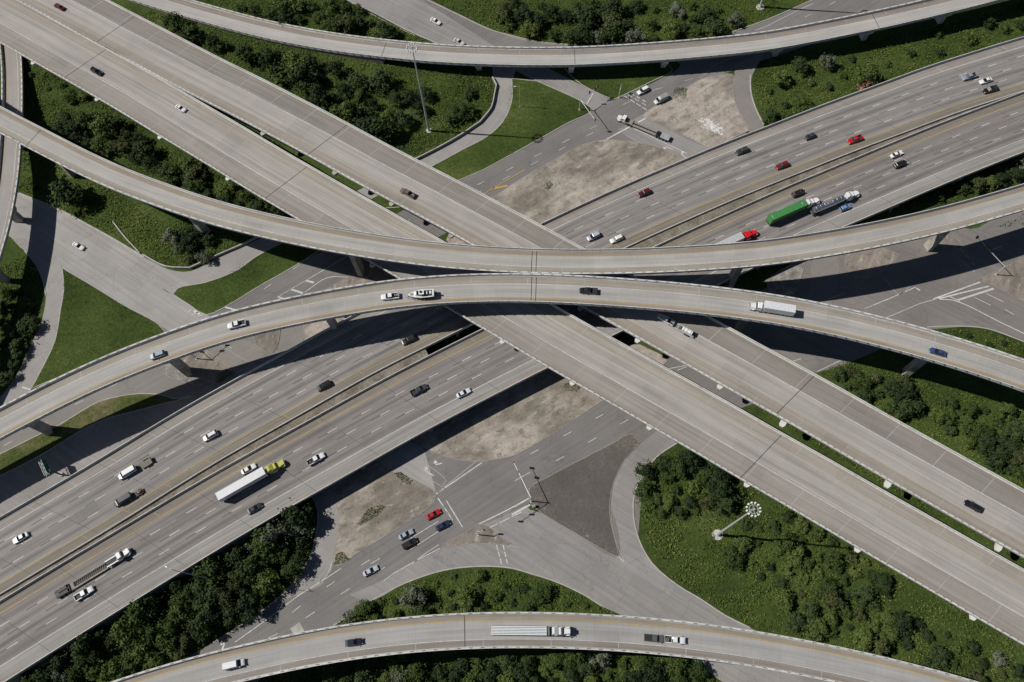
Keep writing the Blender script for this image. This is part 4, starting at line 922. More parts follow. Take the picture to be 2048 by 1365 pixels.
CARS=[
('parked','car','sedan',MAROON,None,{},WB,118,13,UL,'dark maroon car near the top left corner, on the upper straight viaduct'),
('c','car','suv',BLACK,None,{},EB,193,143,LR,'black car on the lower straight viaduct above the grassy slope'),
('c','car','coupe',WHITEP,None,{},EB,361,216,LR,'small white coupe on the lower straight viaduct beside its yellow line'),
('c','pickup truck','pickup',(.15,.12,.09),None,{'cargo':'load'},WB,815,386,UL,'tan pickup with a loaded bed on the upper straight viaduct'),
('c','car','sedan',WHITEP,None,{},None,871,42,LR,'white sedan on the wide concrete street at the top, higher of two'),
('c','car','sedan',(.5,.5,.5),None,{},None,918,83,LR,'pale silver sedan just above the top ramp bridge parapet'),
('c','suv','suv',WHITEP,None,{},None,1286,181,LL,'white suv waiting before the upper crosswalk, beside the grass'),
('c','van','van',(.55,.55,.55),None,{'rack':True},None,1322,199,LL,'silver van with striped roof rack waiting beside the dirt island at the upper crosswalk'),
('c','suv','suv',(.04,.045,.045),None,{},FN,1484,302,LL,'dark grey suv on the upper freeway half, nearest its outer parapet'),
('c','suv','suv',(.16,.01,.015),None,{},FN,1564,331,LL,'dark red suv in the inner lane right of the median grate'),
('c','suv','suv',MAROON,None,{},FN,1288,386,LL,'maroon suv on the upper freeway half beside the big dirt island'),
('c','car','hatch',(.04,.045,.06),None,{},FN,1620,273,LL,'small dark blue-grey hatchback alone in an upper freeway lane'),
('c','pickup truck','pickup',RED,None,{},FN,1710,279,LL,'bright red pickup truck on the upper freeway half'),
('c','pickup truck','pickup',(.22,.26,.33),None,{},FN,1939,153,LL,'blue-silver pickup on the freeway near the right edge'),
('c','car','sedan',WHITEP,None,{},FN,1972,161,LL,'white sedan with dark windows beside the blue-silver pickup'),
('c','pickup truck','pickup',BLACK,None,{'cargo':'cover'},FN,1981,179,LL,'black pickup next to the median near the right edge'),
('c','suv','suv',(.38,.41,.46),None,{},FN,1187,473,LL,'silver-blue suv just above the empty flyover, left of the white one'),
('c','suv','wagon',WHITEP,None,{},FN,1233,478,LL,'white wagon just above the empty flyover'),
('c','car','sedan',WHITEP,None,{},FS,1794,308,UR,'white sedan above the black suv in the lower freeway half at right'),
('c','suv','suv',BLACK,None,{},FS,1801,328,UR,'black suv right below a white sedan on the lower freeway half'),
('c','suv','suv',(.02,.012,.014),None,{},FS,1597,386,UR,'black suv overtaking the green container truck'),
('c','van','hatch',(.12,.25,.42),None,{},FS,1691,415,UR,'light blue hatchback below the silver tanker truck'),
('c','suv','suv',(.02,.022,.024),None,{},FN,817,680,LL,'black suv half in the shadow of the flyover'),
('c','suv','suv',BLACK,None,{},FN,647,772,LL,'black suv in the inner lane above the median, left of the viaducts'),
('c','suv','suv',WHITEP,None,{'rack':True},FN,420,872,LL,'white suv with roof rails in a middle lane of the upper freeway half'),
('c','van','van',WHITEP,None,{},FN,254,946,LL,'white van towing an empty flat trailer'),
('c','van','van',(.02,.02,.035),None,{},FN,246,1000,LL,'dark navy van towing a small trailer with machinery'),
('c','car','sedan',WHITEP,None,{},FN,40,1076,LL,'white sedan near the left edge on the upper freeway half'),
('c','pickup truck','pickup',DGREY,None,{},FS,838,780,UR,'dark grey pickup on the lower freeway half under the viaduct edge'),
('c','car','sedan',(.62,.63,.64),None,{},FS,927,786,UR,'white car in the outer lane beside the pale shoulder, right of the dark pickup'),
('c','pickup truck','pickup',WHITEP,None,{'cargo':'rack'},FS,632,918,UR,'white work pickup with a ladder rack ahead of the yellow truck'),
('c','car','sedan',WHITEP,None,{},FS,497,938,UR,'white sedan alongside the long white trailer'),
('c','car','sedan',(.03,.035,.05),None,{},FS,509,1017,UR,'dark slate sedan in the outer lane below the long white trailer'),
('c','pickup truck','pickup',WHITEP,None,{},FS,168,1187,UR,'white pickup with empty black bed near the lower left corner'),
('c','car','sedan',WHITEP,None,{},None,156,492,LR,'white sedan on the wide diagonal street at the left'),
('c','suv','wagon',LBLUE,None,{},C_,314,710,Lf,'pale blue wagon on the lower flyover, leftmost vehicle on it'),
('c','pickup truck','pickup',WHITEP,None,{},C_,473,649,Lf,'white pickup with empty bed on the left of the lower flyover'),
('c','pickup truck','pickup',WHITEP,None,{'cargo':'load'},C_,780,593,Lf,'white pickup towing the boat trailer'),
('c','pickup truck','pickup',BLACK,None,{'cargo':'cover'},C_,1177,582,Lf,'black pickup on the middle of the lower flyover'),
('c','car','sedan',(.03,.06,.14),None,{},C_,1876,704,Lf,'blue sedan at the right end of the lower flyover'),
('c','pickup truck','pickup',(.5,.52,.55),None,{'cargo':'load'},WB,1332,639,UL,'white work pickup in flyover shadow towing a tank trailer'),
('c','car','suv',BLACK,None,{},WB,1946,1012,UL,'black car on the upper straight viaduct near the lower right'),
('c','car','sedan',RED,None,{},None,867,1029,UR,'red sedan stopped first at the lower crossing'),
('c','car','sedan',NAVY,None,{},None,886,1051,UR,'dark blue sedan stopped beside the red one at the lower crossing'),
('c','car','sedan',(.30,.34,.40),None,{},None,812,1069,UR,'pale blue-silver sedan second in line behind the red sedan'),
('c','suv','suv',(.025,.018,.016),None,{},None,819,1087,UR,'black suv behind the dark blue sedan at the lower crossing'),
('c','car','sedan',(.42,.45,.48),None,{},None,741,1142,UR,'silver sedan approaching the lower crossing alone'),
('c','van','van',WHITEP,None,{},E_,468,1329,Rt,'white van on the bottom ramp bridge, leftmost vehicle there'),
('c','car','sedan',(.015,.018,.028),None,{},E_,708,1285,Rt,'black sedan on the bottom ramp bridge'),
('c','pickup truck','pickup',WHITEP,None,{'cargo':'load'},E_,1350,1280,Rt,'white pickup towing a grey pickup on the bottom ramp bridge'),
('c','pickup truck','pickup',(.09,.095,.105),None,{'cargo':'cover'},E_,1309,1277,Rt,'dark grey pickup towed behind the white one on the bottom ramp bridge'),
]
NM={'sedan':'sedan','coupe':'coupe','suv':'suv','hatch':'hatchback','wagon':'station_wagon','pickup':'pickup_truck','van':'van'}
for _,cat,kind,col,rf,kw,d,x,y,sg,lab in CARS:
    vehicle(NM[kind],cat,lab,lambda r:car(r,kind,col,rf,**kw),d,x,y,sg,.8)
GREEN=(.05,.20,.055); YEL=(.46,.44,.10)
vehicle('semi_truck','truck','truck with white cab hauling a long green shipping container',lambda r:semi(r,'container',WHITEP,20.5,GREEN),FS,1589,418,UR,2.6)
vehicle('semi_truck','truck','polished silver tanker truck with white cab ahead of the green container',lambda r:semi(r,'tank',WHITEP,19.0),FS,1672,402,UR,2.4)
vehicle('semi_truck','truck','red truck with pale grey trailer partly hidden by the empty flyover',lambda r:semi(r,'box',(.55,.012,.02),21.,(.42,.42,.42),fairing=False),FS,1462,484,UR,2.6)
vehicle('semi_truck','truck','yellow truck pulling a long white box trailer on the lower freeway half',lambda r:semi(r,'box',YEL,22.,(.60,.60,.60),1.5,2.2),FS,502,959,UR,2.6)
vehicle('semi_truck','truck','white truck pulling an empty low trailer with ladder deck near the lower left',lambda r:semi(r,'lowboy',WHITEP,24.,sl=0,hood=1.9,fairing=False),FS,186,1146,UR,1.0)
vehicle('semi_truck','truck','white truck with empty grey flatbed standing in the upper crossing',lambda r:semi(r,'split',WHITEP,21.5,sl=0,hood=1.7,fairing=False),None,1287,255,(-1,-.42),1.4)
vehicle('semi_truck','truck','white truck carrying long steel beams on the bottom ramp bridge',lambda r:semi(r,'steel',WHITEP,22.,sl=1.4),E_,1062,1262,Rt,1.6)
def boxtruck(r):
    L=13.2; xs=tractor(r,WHITEP,L/2,0,1.7,False); m=MB(); p=car_paint((.6,.6,.62),.5)
    m.box(-L/2,xs-.5,-1.28,1.28,1.1,3.9,p)
    for k in range(9): x=-L/2+.6+k*.82; m.box(x-.02,x+.02,-1.27,1.27,3.9,3.912,ALU)
    m.build('cargo_box',r); q=MB(); q.box(-L/2,xs,-.5,.5,.7,1.1,FR); q.build('truck_frame',r); bogie(r,-L/2+2.2)
vehicle('box_truck','truck','white box truck on the right part of the lower flyover',boxtruck,C_,1545,616,Lf,2.2)
# towed trailers
def flat_trailer(r):
    q=MB(); q.box(-2.2,1.6,-1.0,1.0,.55,.65,FR)
    for k in range(5): q.box(-2.0,1.5,-.85+.4*k,-.6+.4*k,.65,.69,WOOD)
    q.build('trailer_deck',r)
    q=MB(); q.tube((1.6,-.6,.6),(3.0,0,.55),.05,.05,BK,6); q.tube((1.6,.6,.6),(3.0,0,.55),.05,.05,BK,6); q.build('drawbar',r)
    q=MB()
    for s in (-1,1): q.box(-1.5,.3,s*1.15-.13,s*1.15+.13,.75,.85,BK,.1)
    q.box(-2.25,-2.15,-1,1,.6,1.3,FR); q.build('mudguard',r)
    for x in (-1.1,-.2):
        for s in (-1,1): wheel_at(r,x,s*1.12,.33,.2)
vehicle('flat_trailer','trailer','empty flat trailer towed by the white van',flat_trailer,FN,291,928,LL,.5)
def machine_trailer(r):
    q=MB(); q.box(-1.5,1.0,-.8,.8,.5,.6,FR); q.build('trailer_deck',r)
    q=MB(); q.tube((1.0,-.4,.55),(2.2,0,.5),.05,.05,BK,6); q.tube((1.0,.4,.55),(2.2,0,.5),.05,.05,BK,6); q.build('drawbar',r)
    q=MB(); q.box(-1.1,.2,-.4,.4,.75,1.2,plain('orange paint',(.32,.11,.04)),.15,.1); q.tube((-.6,0,1.2),(-.6,0,1.8),.12,.1,BK,8); q.build('engine_cover',r)
    q=MB(); q.box(-.2,.4,-.35,.35,.7,1.05,BK,.1,.05); q.tube((.5,-.4,1.1),(.5,.4,1.1),.05,.05,BK,6); q.build('seat',r)
    for x,y in ((-.5,1),(-.5,-1)): wheel_at(r,x,y*.9,.33,.2)
vehicle('machine_trailer','trailer','small trailer with orange machinery towed by the dark navy van',machine_trailer,FN,277,986,LL,.6)
def tank_trailer(r):
    q=MB(); q.box(-3.2,2.6,-1.0,1.0,.65,.8,ALU); 
    for s in (-1,1): q.box(-3.2,2.6,s*1.0-.05,s*1.0+.05,.8,1.1,ALU)
    q.build('trailer_deck',r)
    q=MB(); secs=[]
    for fx,rr in ((-2.5,.45),(-2.35,.72),(1.0,.72),(1.15,.45)): secs.append([(fx,rr*math.cos(a),1.55+rr*math.sin(a)) for a in [2*math.pi*i/16 for i in range(16)]])
    q.loft(secs,car_paint(WHITEP)); q.build('tank',r,smooth=True)
    q=MB()
    for x in (-1.9,-.7,.5): q.tube((x-.05,0,1.55),(x+.05,0,1.55),.75,.75,BK,16)
    q.build('tank_strap',r)
    q=MB(); q.box(1.5,2.4,-.6,.6,.8,1.4,DG_:=plain('pump engine',(.12,.12,.12)),.1,.1); q.tube((-2.9,-.5,1.0),(-2.9,.5,1.0),.35,.35,BK,12); q.build('pump',r)
    q=MB(); q.tube((2.6,-.6,.7),(4.0,0,.6),.06,.06,BK,6); q.tube((2.6,.6,.7),(4.0,0,.6),.06,.06,BK,6); q.build('drawbar',r)
    for x in (-1.4,-.4):
        for s in (-1,1): wheel_at(r,x,s*1.15,.38,.22)
vehicle('tank_trailer','trailer','white tank trailer with black straps towed on the upper viaduct',tank_trailer,WB,1371,661,UL,1.0)
def boat(r):
    hull=car_paint(WHITEP,.3); dk=plain('dark hull blue',(.02,.025,.05)); L=7.4
    st=[(-3.7,1.15,1.0),(-2.5,1.25,.95),(0,1.25,.95),(1.6,1.05,1.0),(2.8,.6,1.1),(3.7,.06,1.25)]
    q=MB(); q.loft([[(x,-h*.7,z*.65),(x,h*.7,z*.65),(x,h*.97,1.45),(x,-h*.97,1.45)] for x,h,z in st],dk)
    q.loft([[(x,-h*.97,1.45),(x,h*.97,1.45),(x,h,1.85+.12*max(0,x/3.7)),(x,-h,1.85+.12*max(0,x/3.7))] for x,h,z in st],hull); q.build('hull',r)
    q=MB()
    q.box(-3.3,-.2,-.95,.95,1.86,1.875,BK); q.build('cockpit_floor',r)
    q=MB(); q.box(2.1,3.0,-.35,.35,1.97,1.99,WOOD); q.build('bow_seat',r)
    q=MB()
    for x in (-2.7,-1.6): q.box(x-.3,x+.3,-.5,.5,1.87,2.3,hull,.06,.06)
    q.box(-3.65,-3.2,-1.0,1.0,1.87,2.1,hull); q.build('seat',r)
    q=MB(); hx(q,-.3,1.9,1.0,.6,1.87,2.5,hull,.1,.6,.8,.4); q.build('cabin',r)
    q=MB(); hx(q,.0,1.2,.84,.66,2.5,2.62,GL,.1,.3,.7,.4); q.build('windshield',r)
    q=MB(); q.tube((-.1,-.0,3.0),(-.1,0,3.2),.4,.4,BK,14)
    for s in (-1,1): q.tube((-.9,s*.8,1.9),(-.5,s*.7,3.0),.04,.04,CHR,6); q.tube((.4,s*.7,2.4),(.0,s*.5,3.0),.04,.04,CHR,6)
    q.box(-1.0,.5,-.8,.8,2.97,3.02,hull,.05,.05); q.build('cabin_top',r)
    q=MB(); q.box(-4.5,-3.8,-.25,.25,.9,2.1,BK,.08,.05); q.build('outboard_motor',r)
    q=MB()
    for s in (-1,1): q.box(-3.9,2.4,s*1.0-.06,s*1.0+.06,.5,.62,CHR); q.tube((2.4,s*1.0,.56),(4.6,0,.5),.05,.05,CHR,6); q.box(-2.2,-.4,s*1.22-.14,s*1.22+.14,.72,.8,BK,.1)
    for x in (-3.5,-1.5,.8): q.box(x-.05,x+.05,-1.0,1.0,.5,.6,CHR)
    q.build('trailer_frame',r)
    for x in (-1.8,-.8):
        for s in (-1,1): wheel_at(r,x,s*1.2,.36,.22)
vehicle('boat_on_trailer','boat','white open motorboat on a trailer behind the white pickup',boat,C_,842,589,Lf,1.6).scale=(1.13,1.1,1.1)

# ------------------------------------------------------------ light masts, signals, sign
GALV=plain('galvanised steel',(.50,.50,.50),.45,.5,.3,.1); LUM=plain('luminaire housing',(.68,.68,.67),.4,.5,0,.05); PADM=plain('concrete pad',(.42,.40,.37),.9,.2,0,.3,1.)
def high_mast(x,y,label,h=45.,pad=1.1):
    g=P(x,y,0); r=empty('high_mast_light',tuple(g)); tag(r,label,'light mast','tall light masts of the interchange')
    m_=MB(); m_.tube((0,0,.3),(0,0,h),.46,.17,GALV,14); m_.tube((0,0,0),(0,0,.6),.75,.6,GALV,14); m_.build('mast',r,smooth=False)
    m_=MB(); n=20; m_.tube((0,0,-.1),(0,0,.22),pad,pad*.98,PADM,n); m_.build('concrete_pad',r)
    m_=MB(); 
    for i in range(24):
        a,b=2*math.pi*i/24,2*math.pi*(i+1)/24; m_.tube((1.15*math.cos(a),1.15*math.sin(a),h-.3),(1.15*math.cos(b),1.15*math.sin(b),h-.3),.07,.07,GALV,6)
    for i in range(4): a=math.pi/2*i; m_.tube((0,0,h-.3),(1.15*math.cos(a),1.15*math.sin(a),h-.3),.06,.06,GALV,6)
    m_.tube((0,0,h-.6),(0,0,h+.3),.3,.22,GALV,10); m_.build('lamp_ring',r)
    for i in range(12):
        a=2*math.pi*i/12+.1; m_=MB(); cx,cy=1.75*math.cos(a),1.75*math.sin(a)
        m_.tube((1.15*math.cos(a),1.15*math.sin(a),h-.3),(cx,cy,h-.2),.05,.05,GALV,6); m_.tube((cx,cy,h-.25),(cx,cy,h+.1),.22,.16,LUM,10); m_.tube((cx,cy,h-.6),(cx,cy,h-.25),.3,.24,LUM,10); m_.build('luminaire',r)
high_mast(858,262,'tall light mast standing on the grass inside the upper slip road')
high_mast(1435,1070,'tall light mast in the green field at the lower right',pad=1.7)
high_mast(1520,15,'tall light mast base at the top edge above the ramp bridge',pad=1.7)
def street_pole(x,y,h,label,arm=1.8,az=0.):
    g=P(x,y,0); r=empty('street_lamp',tuple(g),az); tag(r,label,'street lamp')
    m_=MB(); m_.tube((0,0,0),(0,0,h),.13,.08,GALV,8); m_.tube((0,0,0),(0,0,.3),.3,.25,GALV,8); m_.build('pole',r)
    m_=MB(); m_.tube((0,0,h-.2),(arm,0,h),.06,.05,GALV,6); m_.build('arm',r)
    m_=MB(); m_.box(arm-.1,arm+.7,-.18,.18,h-.08,h+.08,LUM,.05,.05); m_.build('lamp_head',r)
street_pole(1040,214,12.,'thin street lamp on the small grass field beside the upper slip road',1.4,math.pi)
street_pole(432,1162,33.,'tall thin lamp pole rising from the trees beside the freeway at lower left',1.2,2.6)
street_pole(800,1392,12.,'street lamp below the bottom ramp bridge',1.5,0.)
SIGY=plain('signal housing yellow',(.50,.30,.06),.5,.4,0,.1); SIGB=plain('signal face black',(.02,.02,.02),.5,.3); LR_=plain('red lens',(.25,.01,.01),.3,.5); LG_=plain('green lens',(.01,.2,.1),.3,.5); LY_=plain('amber lens',(.3,.18,.01),.3,.5)
def signal_mast(x,y,h,arms,label,truss=False,hc=None):
    g=P(x,y,0); r=empty('traffic_signal',tuple(g)); tag(r,label,'traffic signal','mast arm signals')
    m_=MB(); m_.tube((0,0,0),(0,0,h+.6),.2,.15,GALV,10); m_.tube((0,0,0),(0,0,.25),.45,.45,PADM,10); m_.build('pole',r)
    for ax,ay,sigs,green in arms:
        e=P(ax,ay,h+.4)-g; m_=MB(); m_.tube((0,0,h),(e[0],e[1],h+.4),.13,.07,GALV,8)
        if truss:
            n=10
            for k in range(n):
                a=e*(k/n);b=e*((k+1)/n); m_.tube((a[0],a[1],h+.02+(.3 if k%2 else 0)),(b[0],b[1],h+(.0 if k%2 else .5)),.045,.045,GALV,5)
        m_.build('mast_arm',r)
        L=math.hypot(e[0],e[1]); d=np.array([e[0]/L,e[1]/L]); nn=np.array([-d[1],d[0]])
        for f in sigs:
            c=e[:2]*f; s_=MB(); z=h+.35
            q=[c-d*.22-nn*.2,c+d*.22-nn*.2,c+d*.22+nn*.2,c-d*.22+nn*.2]
            s_.hexa([(p[0],p[1],z-.65) for p in q],[(p[0],p[1],z+.65) for p in q],hc or SIGY)
            q=[c-d*.4-nn*.03,c+d*.4-nn*.03,c+d*.4+nn*.03,c-d*.4+nn*.03]; s_.hexa([(p[0],p[1],z-.8) for p in q],[(p[0],p[1],z+.8) for p in q],SIGB)
            for i,lm in enumerate((LR_,LY_,LG_)): cc=c+nn*.2; s_.tube((cc[0],cc[1],z+.42-.42*i),(cc[0]+nn[0]*.12,cc[1]+nn[1]*.12,z+.42-.42*i),.14,.16,lm,8)
            s_.build('signal_head',r)
        if green is not None:
            c=e[:2]*green; s_=MB(); q=[c-d*.9-nn*.03,c+d*.9-nn*.03,c+d*.9+nn*.03,c-d*.9+nn*.03]
            s_.hexa([(p[0],p[1],h-.1) for p in q],[(p[0],p[1],h+.45) for p in q],plain('sign green',(.01,.16,.09))); s_.build('street_sign',r)
signal_mast(1062,1003,6.,[(1026,922,(.97,.7),None),(1001,1034,(.97,.6),None)],'two armed signal mast at the lower crossing with amber heads')
signal_mast(1159,220,6.,[(1192,243,(.95,),None),(1198,172,(.5,.8,.95),None)],'two armed signal mast at the grass corner of the upper crossing',True,FR)
signal_mast(393,718,6.,[(409,673,(.6,.95),None),(354,686,(.9,),None)],'signal mast mostly hidden under the lower flyover, its shadow on bare dirt',False,FR)
signal_mast(957,1070,5.,[(970,1060,(.9,),None)],'short armed signal pole on the small triangular dirt island',False,FR)
signal_mast(1991,550,6.,[(1952,472,(.6,.95),.62)],'signal mast on bare dirt at the right crossing')
signal_mast(1238,196,4.2,[(1243,170,(.9,),None)],'small signal mast at the tip of the triangular grass island',False,GALV)
# roadside sign on a cantilever truss beside the freeway (lower left)
def gantry():
    g=P(123,950,0); r=empty('overhead_sign',tuple(g)); tag(r,'green road sign on a white cantilever truss beside the freeway at lower left','road sign')
    m_=MB(); m_.tube((0,0,0),(0,0,7.0),.28,.24,FR,12); m_.tube((0,0,0),(0,0,.6),.8,.7,PADM,12); m_.build('pole',r)
    a=P(95,948,6.6)-g; b=P(83,921,6.6)-g; d=(b-a)[:2]; L=np.linalg.norm(d); d/=L; n=np.array([d[1],-d[0]]); m_=MB()
    def q(t,o,z): c=a[:2]+d*t+n*o; return (c[0],c[1],z)
    for o in (0,-.95):
        for z in (5.6,6.8): m_.tube(q(-.2,o,z),q(L,o,z),.09,.09,GALV,6)
    k=7
    for i in range(k):
        t0,t1=L*i/k,L*(i+1)/k
        for z in (5.6,6.8): m_.tube(q(t0,0 if i%2 else -.95,z),q(t1,-.95 if i%2 else 0,z),.05,.05,GALV,5)
        m_.tube(q(t0,0,5.6 if i%2 else 6.8),q(t1,0,6.8 if i%2 else 5.6),.05,.05,GALV,5)
    m_.tube((0,0,6.3),q(0,-.4,6.3),.2,.2,GALV,8); m_.build('truss',r)
    m_=MB(); c=[q(.1,.35,4.6),q(L+.1,.35,4.6),q(L+.1,.42,4.6),q(.1,.42,4.6)]
    if np.cross(np.subtract(c[1],c[0])[:2],np.subtract(c[2],c[1])[:2])<0: c=c[::-1]
    m_.hexa(c,[(p[0],p[1],7.7) for p in c],plain('sign green face',(.01,.13,.075))); m_.build('sign_panel',r)
gantry()
def boxthing(name,x,y,dx,dy,h,mat,label,cat,rz=0.):
    g=P(x,y,0); m_=MB(); m_.box(-dx/2,dx/2,-dy/2,dy/2,0,h,mat,.04,.04); m_.box(-dx/2+.15,dx/2-.15,-dy/2+.15,dy/2-.15,h,h+.05,M['kerb_old']); return tag(m_.build(name,loc=tuple(g),rz=rz),label,cat)
boxthing('inlet_cover',997,911,1.6,1.6,.3,M['kerb'],'square concrete inlet cover on the kerb of the lower dirt island','drain cover',.2)
boxthing('signal_cabinet',1068,1014,.9,.7,1.6,GALV,'grey signal cabinet beside the lower crossing signal mast','cabinet',.3)
boxthing('median_grate',1677,322,1.,1.,.2,M['kerb'],'placeholder','drain grate')
COL.objects['median_grate'].location=Vector(P(1677,322,6.45))+Vector((0,0,0)); COL.objects['median_grate']['label']='square concrete frame on the median right of the dark red suv'
# orange barrels on the top ramp
OR=plain('orange plastic',(.55,.16,.02),.5,.4,0,.05)
def barrel(x,y,z,label):
    m_=MB(); m_.tube((0,0,0),(0,0,1.),.3,.24,OR,12); m_.tube((0,0,.35),(0,0,.5),.292,.285,M['white'],12); m_.tube((0,0,0),(0,0,.08),.42,.42,BK,12); return tag(m_.build('traffic_barrel',loc=tuple(P(x,y,z)+np.array([0,0,0]))),label,'traffic barrel')
barrel(1006,139,.1,'orange traffic barrel in the shadow under the top ramp bridge, left of a pier'); barrel(1107,136,.1,'orange traffic barrel under the top ramp bridge beside the grass')

def rubble():
    poly=[(1393,239),(1410,236),(1424,242),(1436,254),(1449,258),(1449,272),(1436,270),(1422,262),(1405,257)]
    mb=MB(); rg=random.Random(5)
    for _ in range(260):
        i=rg.randrange(len(poly)); a=poly[i]; b=poly[(i+rg.randrange(1,4))%len(poly)]; t=rg.random(); c=(1423,254); k=rg.random()**.6
        x=c[0]+((a[0]*(1-t)+b[0]*t)-c[0])*k; y=c[1]+((a[1]*(1-t)+b[1]*t)-c[1])*k
        g=P(x,y,0); s=rg.uniform(.15,.5); mb.box(g[0]-s,g[0]+s*.8,g[1]-s*.7,g[1]+s,.1,.16+s*.35,RUB,s*.3,s*.25)
    return tag(mb.build('rubble'),'scattered heap of white rubble on the dirt island beside the freeway','rubble',kind='stuff')
RUB=plain('white rubble',(.52,.51,.49),.9,.2,0,.25,1.)
rubble()
# ------------------------------------------------------------ vegetation
def leafmat(name,stops,rv=.35):
    t=NT(name,.75,.15); o=t.n('ObjectInfo'); r=o.outputs['Random']
    a=t.noise(t.obj(),.9,3); b=t.noise(t.obj(),3.5,2)
    f=t.math('ADD',t.math('MULTIPLY',a,.6),t.math('MULTIPLY',b,.4)); f=t.math('ADD',t.mapr(f,.33,.67,0,1),t.mapr(r,0,1,-rv,rv),clamp=True)
    return t.out(t.ramp(f,stops))
LEAF={
'dark':leafmat('dark foliage',[(0,(.013,.022,.009)),(.5,(.027,.043,.015)),(1,(.052,.075,.024))]),
'mid':leafmat('green foliage',[(0,(.022,.036,.010)),(.5,(.048,.074,.017)),(1,(.11,.135,.034))]),
'olive':leafmat('olive foliage',[(0,(.03,.036,.014)),(.5,(.055,.066,.022)),(1,(.085,.095,.035))]),
'rust':leafmat('rust foliage',[(0,(.12,.055,.035)),(.5,(.20,.10,.07)),(1,(.30,.17,.13))]),
'pale':leafmat('grey green foliage',[(0,(.05,.065,.035)),(.45,(.09,.105,.065)),(1,(.22,.225,.17))],.15),
}
BARK=plain('bark',(.07,.055,.04),.95,.1,0,.3,2.)
def quads_mesh(name,cent,nrm,size,mats,mi=None,asp=.7,rg=rng):
    n=len(cent); nrm=nrm/np.linalg.norm(nrm,axis=1)[:,None]
    a=rg.normal(size=(n,3)); u=np.cross(nrm,a); u/=np.linalg.norm(u,axis=1)[:,None]; v=np.cross(nrm,u)
    s=size[:,None]; P4=np.stack([cent-u*s-v*s*asp*.4,cent+u*s*.1-v*s*asp,cent+u*s+v*s*asp*.3,cent-u*s*.1+v*s*asp],1).reshape(-1,3)
    me=bpy.data.meshes.new(name); me.vertices.add(4*n); me.vertices.foreach_set('co',P4.ravel())
    me.loops.add(4*n); me.loops.foreach_set('vertex_index',np.arange(4*n)); me.polygons.add(n)
    me.polygons.foreach_set('loop_start',np.arange(0,4*n,4)); me.polygons.foreach_set('loop_total',np.full(n,4))
    for m_ in mats: me.materials.append(m_)
    if mi is not None: me.polygons.foreach_set('material_index',mi)
    me.update(calc_edges=True); me.validate(); return me
def crown_mesh(seed,Rr,H,nc,nl,leaf,mat,flat=.8):
    rg=np.random.default_rng(seed); cent=[];nr=[];sz=[]
    C=[]; ph=rg.uniform(0,6.28); lob=rg.integers(2,4)
    for i in range(nc):
        a=rg.uniform(0,2*math.pi); r=Rr*.78*math.sqrt(rg.uniform(.02,1))*(1+.28*math.sin(lob*a+ph)); z=H*(.45+.5*rg.uniform(.0,1)*(1-.5*(r/Rr)**2)); cr=Rr*rg.uniform(.17,.44)
        C.append((r*math.cos(a),r*math.sin(a),z,cr))
    C.append((0,0,H*.8,Rr*.42))
    for i in range(5): a=2*math.pi*i/5+rg.uniform(-.4,.4); C.append((Rr*.75*math.cos(a),Rr*.75*math.sin(a),H*rg.uniform(.3,.5),Rr*rg.uniform(.22,.34)))
    tot=sum(c[3]**2 for c in C)
    for x,y,z,cr in C:
        k=int(nl*cr*cr/tot); d=rg.normal(size=(k,3)); d/=np.linalg.norm(d,axis=1)[:,None]; d[:,2]=np.where(rg.random(k)<.8,np.abs(d[:,2]),d[:,2])
        rad=cr*(1-.55*rg.random(k)**2)*(1+.22*np.sin(d[:,0]*7+seed)*np.cos(d[:,1]*6))
        p=np.array([x,y,z])+d*rad[:,None]*np.array([1,1,flat])
        cent.append(p); nr.append(d+rg.normal(size=(k,3))*.55+np.array([0,0,.35])); sz.append(leaf*rg.uniform(.55,1.25,k))
    # stray twigs outside the crown outline
    k=nl//14; a=rg.uniform(0,2*math.pi,k); r=Rr*rg.uniform(.9,1.12,k); cent.append(np.stack([r*np.cos(a),r*np.sin(a),H*rg.uniform(.3,.75,k)],1)); nr.append(rg.normal(size=(k,3))+[0,0,1]); sz.append(leaf*rg.uniform(.5,1,k))
    return quads_mesh('crown',np.concatenate(cent),np.concatenate(nr),np.concatenate(sz),[mat],rg=rg)
def trunk_mesh(seed,Rr,H):
    rg=random.Random(seed); mb=MB(); mb.tube((0,0,-.3),(0,0,H*.5),.05*Rr+.08,.035*Rr+.05,BARK,8,False)
    for i in range(5):
        a=2*math.pi*i/5+rg.random(); r=Rr*(.4+.35*rg.random()); mb.tube((0,0,H*(.25+.2*rg.random())),(r*math.cos(a),r*math.sin(a),H*(.55+.25*rg.random())),.03*Rr+.03,.03,BARK,6,False)
    o=mb.build('trunk'); me=o.data; bpy.data.objects.remove(o); return me
VAR={}
k_=0
for kind,(Rr,H,nc,nl,leaf) in {'tree':(4.2,7.2,15,1350,.38),'shrub':(2.3,2.8,9,620,.30)}.items():
    for mt,cnt in (('dark',5),('mid',4),('olive',2),('pale',2),('rust',1)):
        for i in range(cnt):
            k_+=1; VAR.setdefault((kind,mt),[]).append((crown_mesh(k_*13,Rr,H,nc,nl,leaf,LEAF[mt]),trunk_mesh(k_,Rr,H),Rr,H))
COUNT=[0]
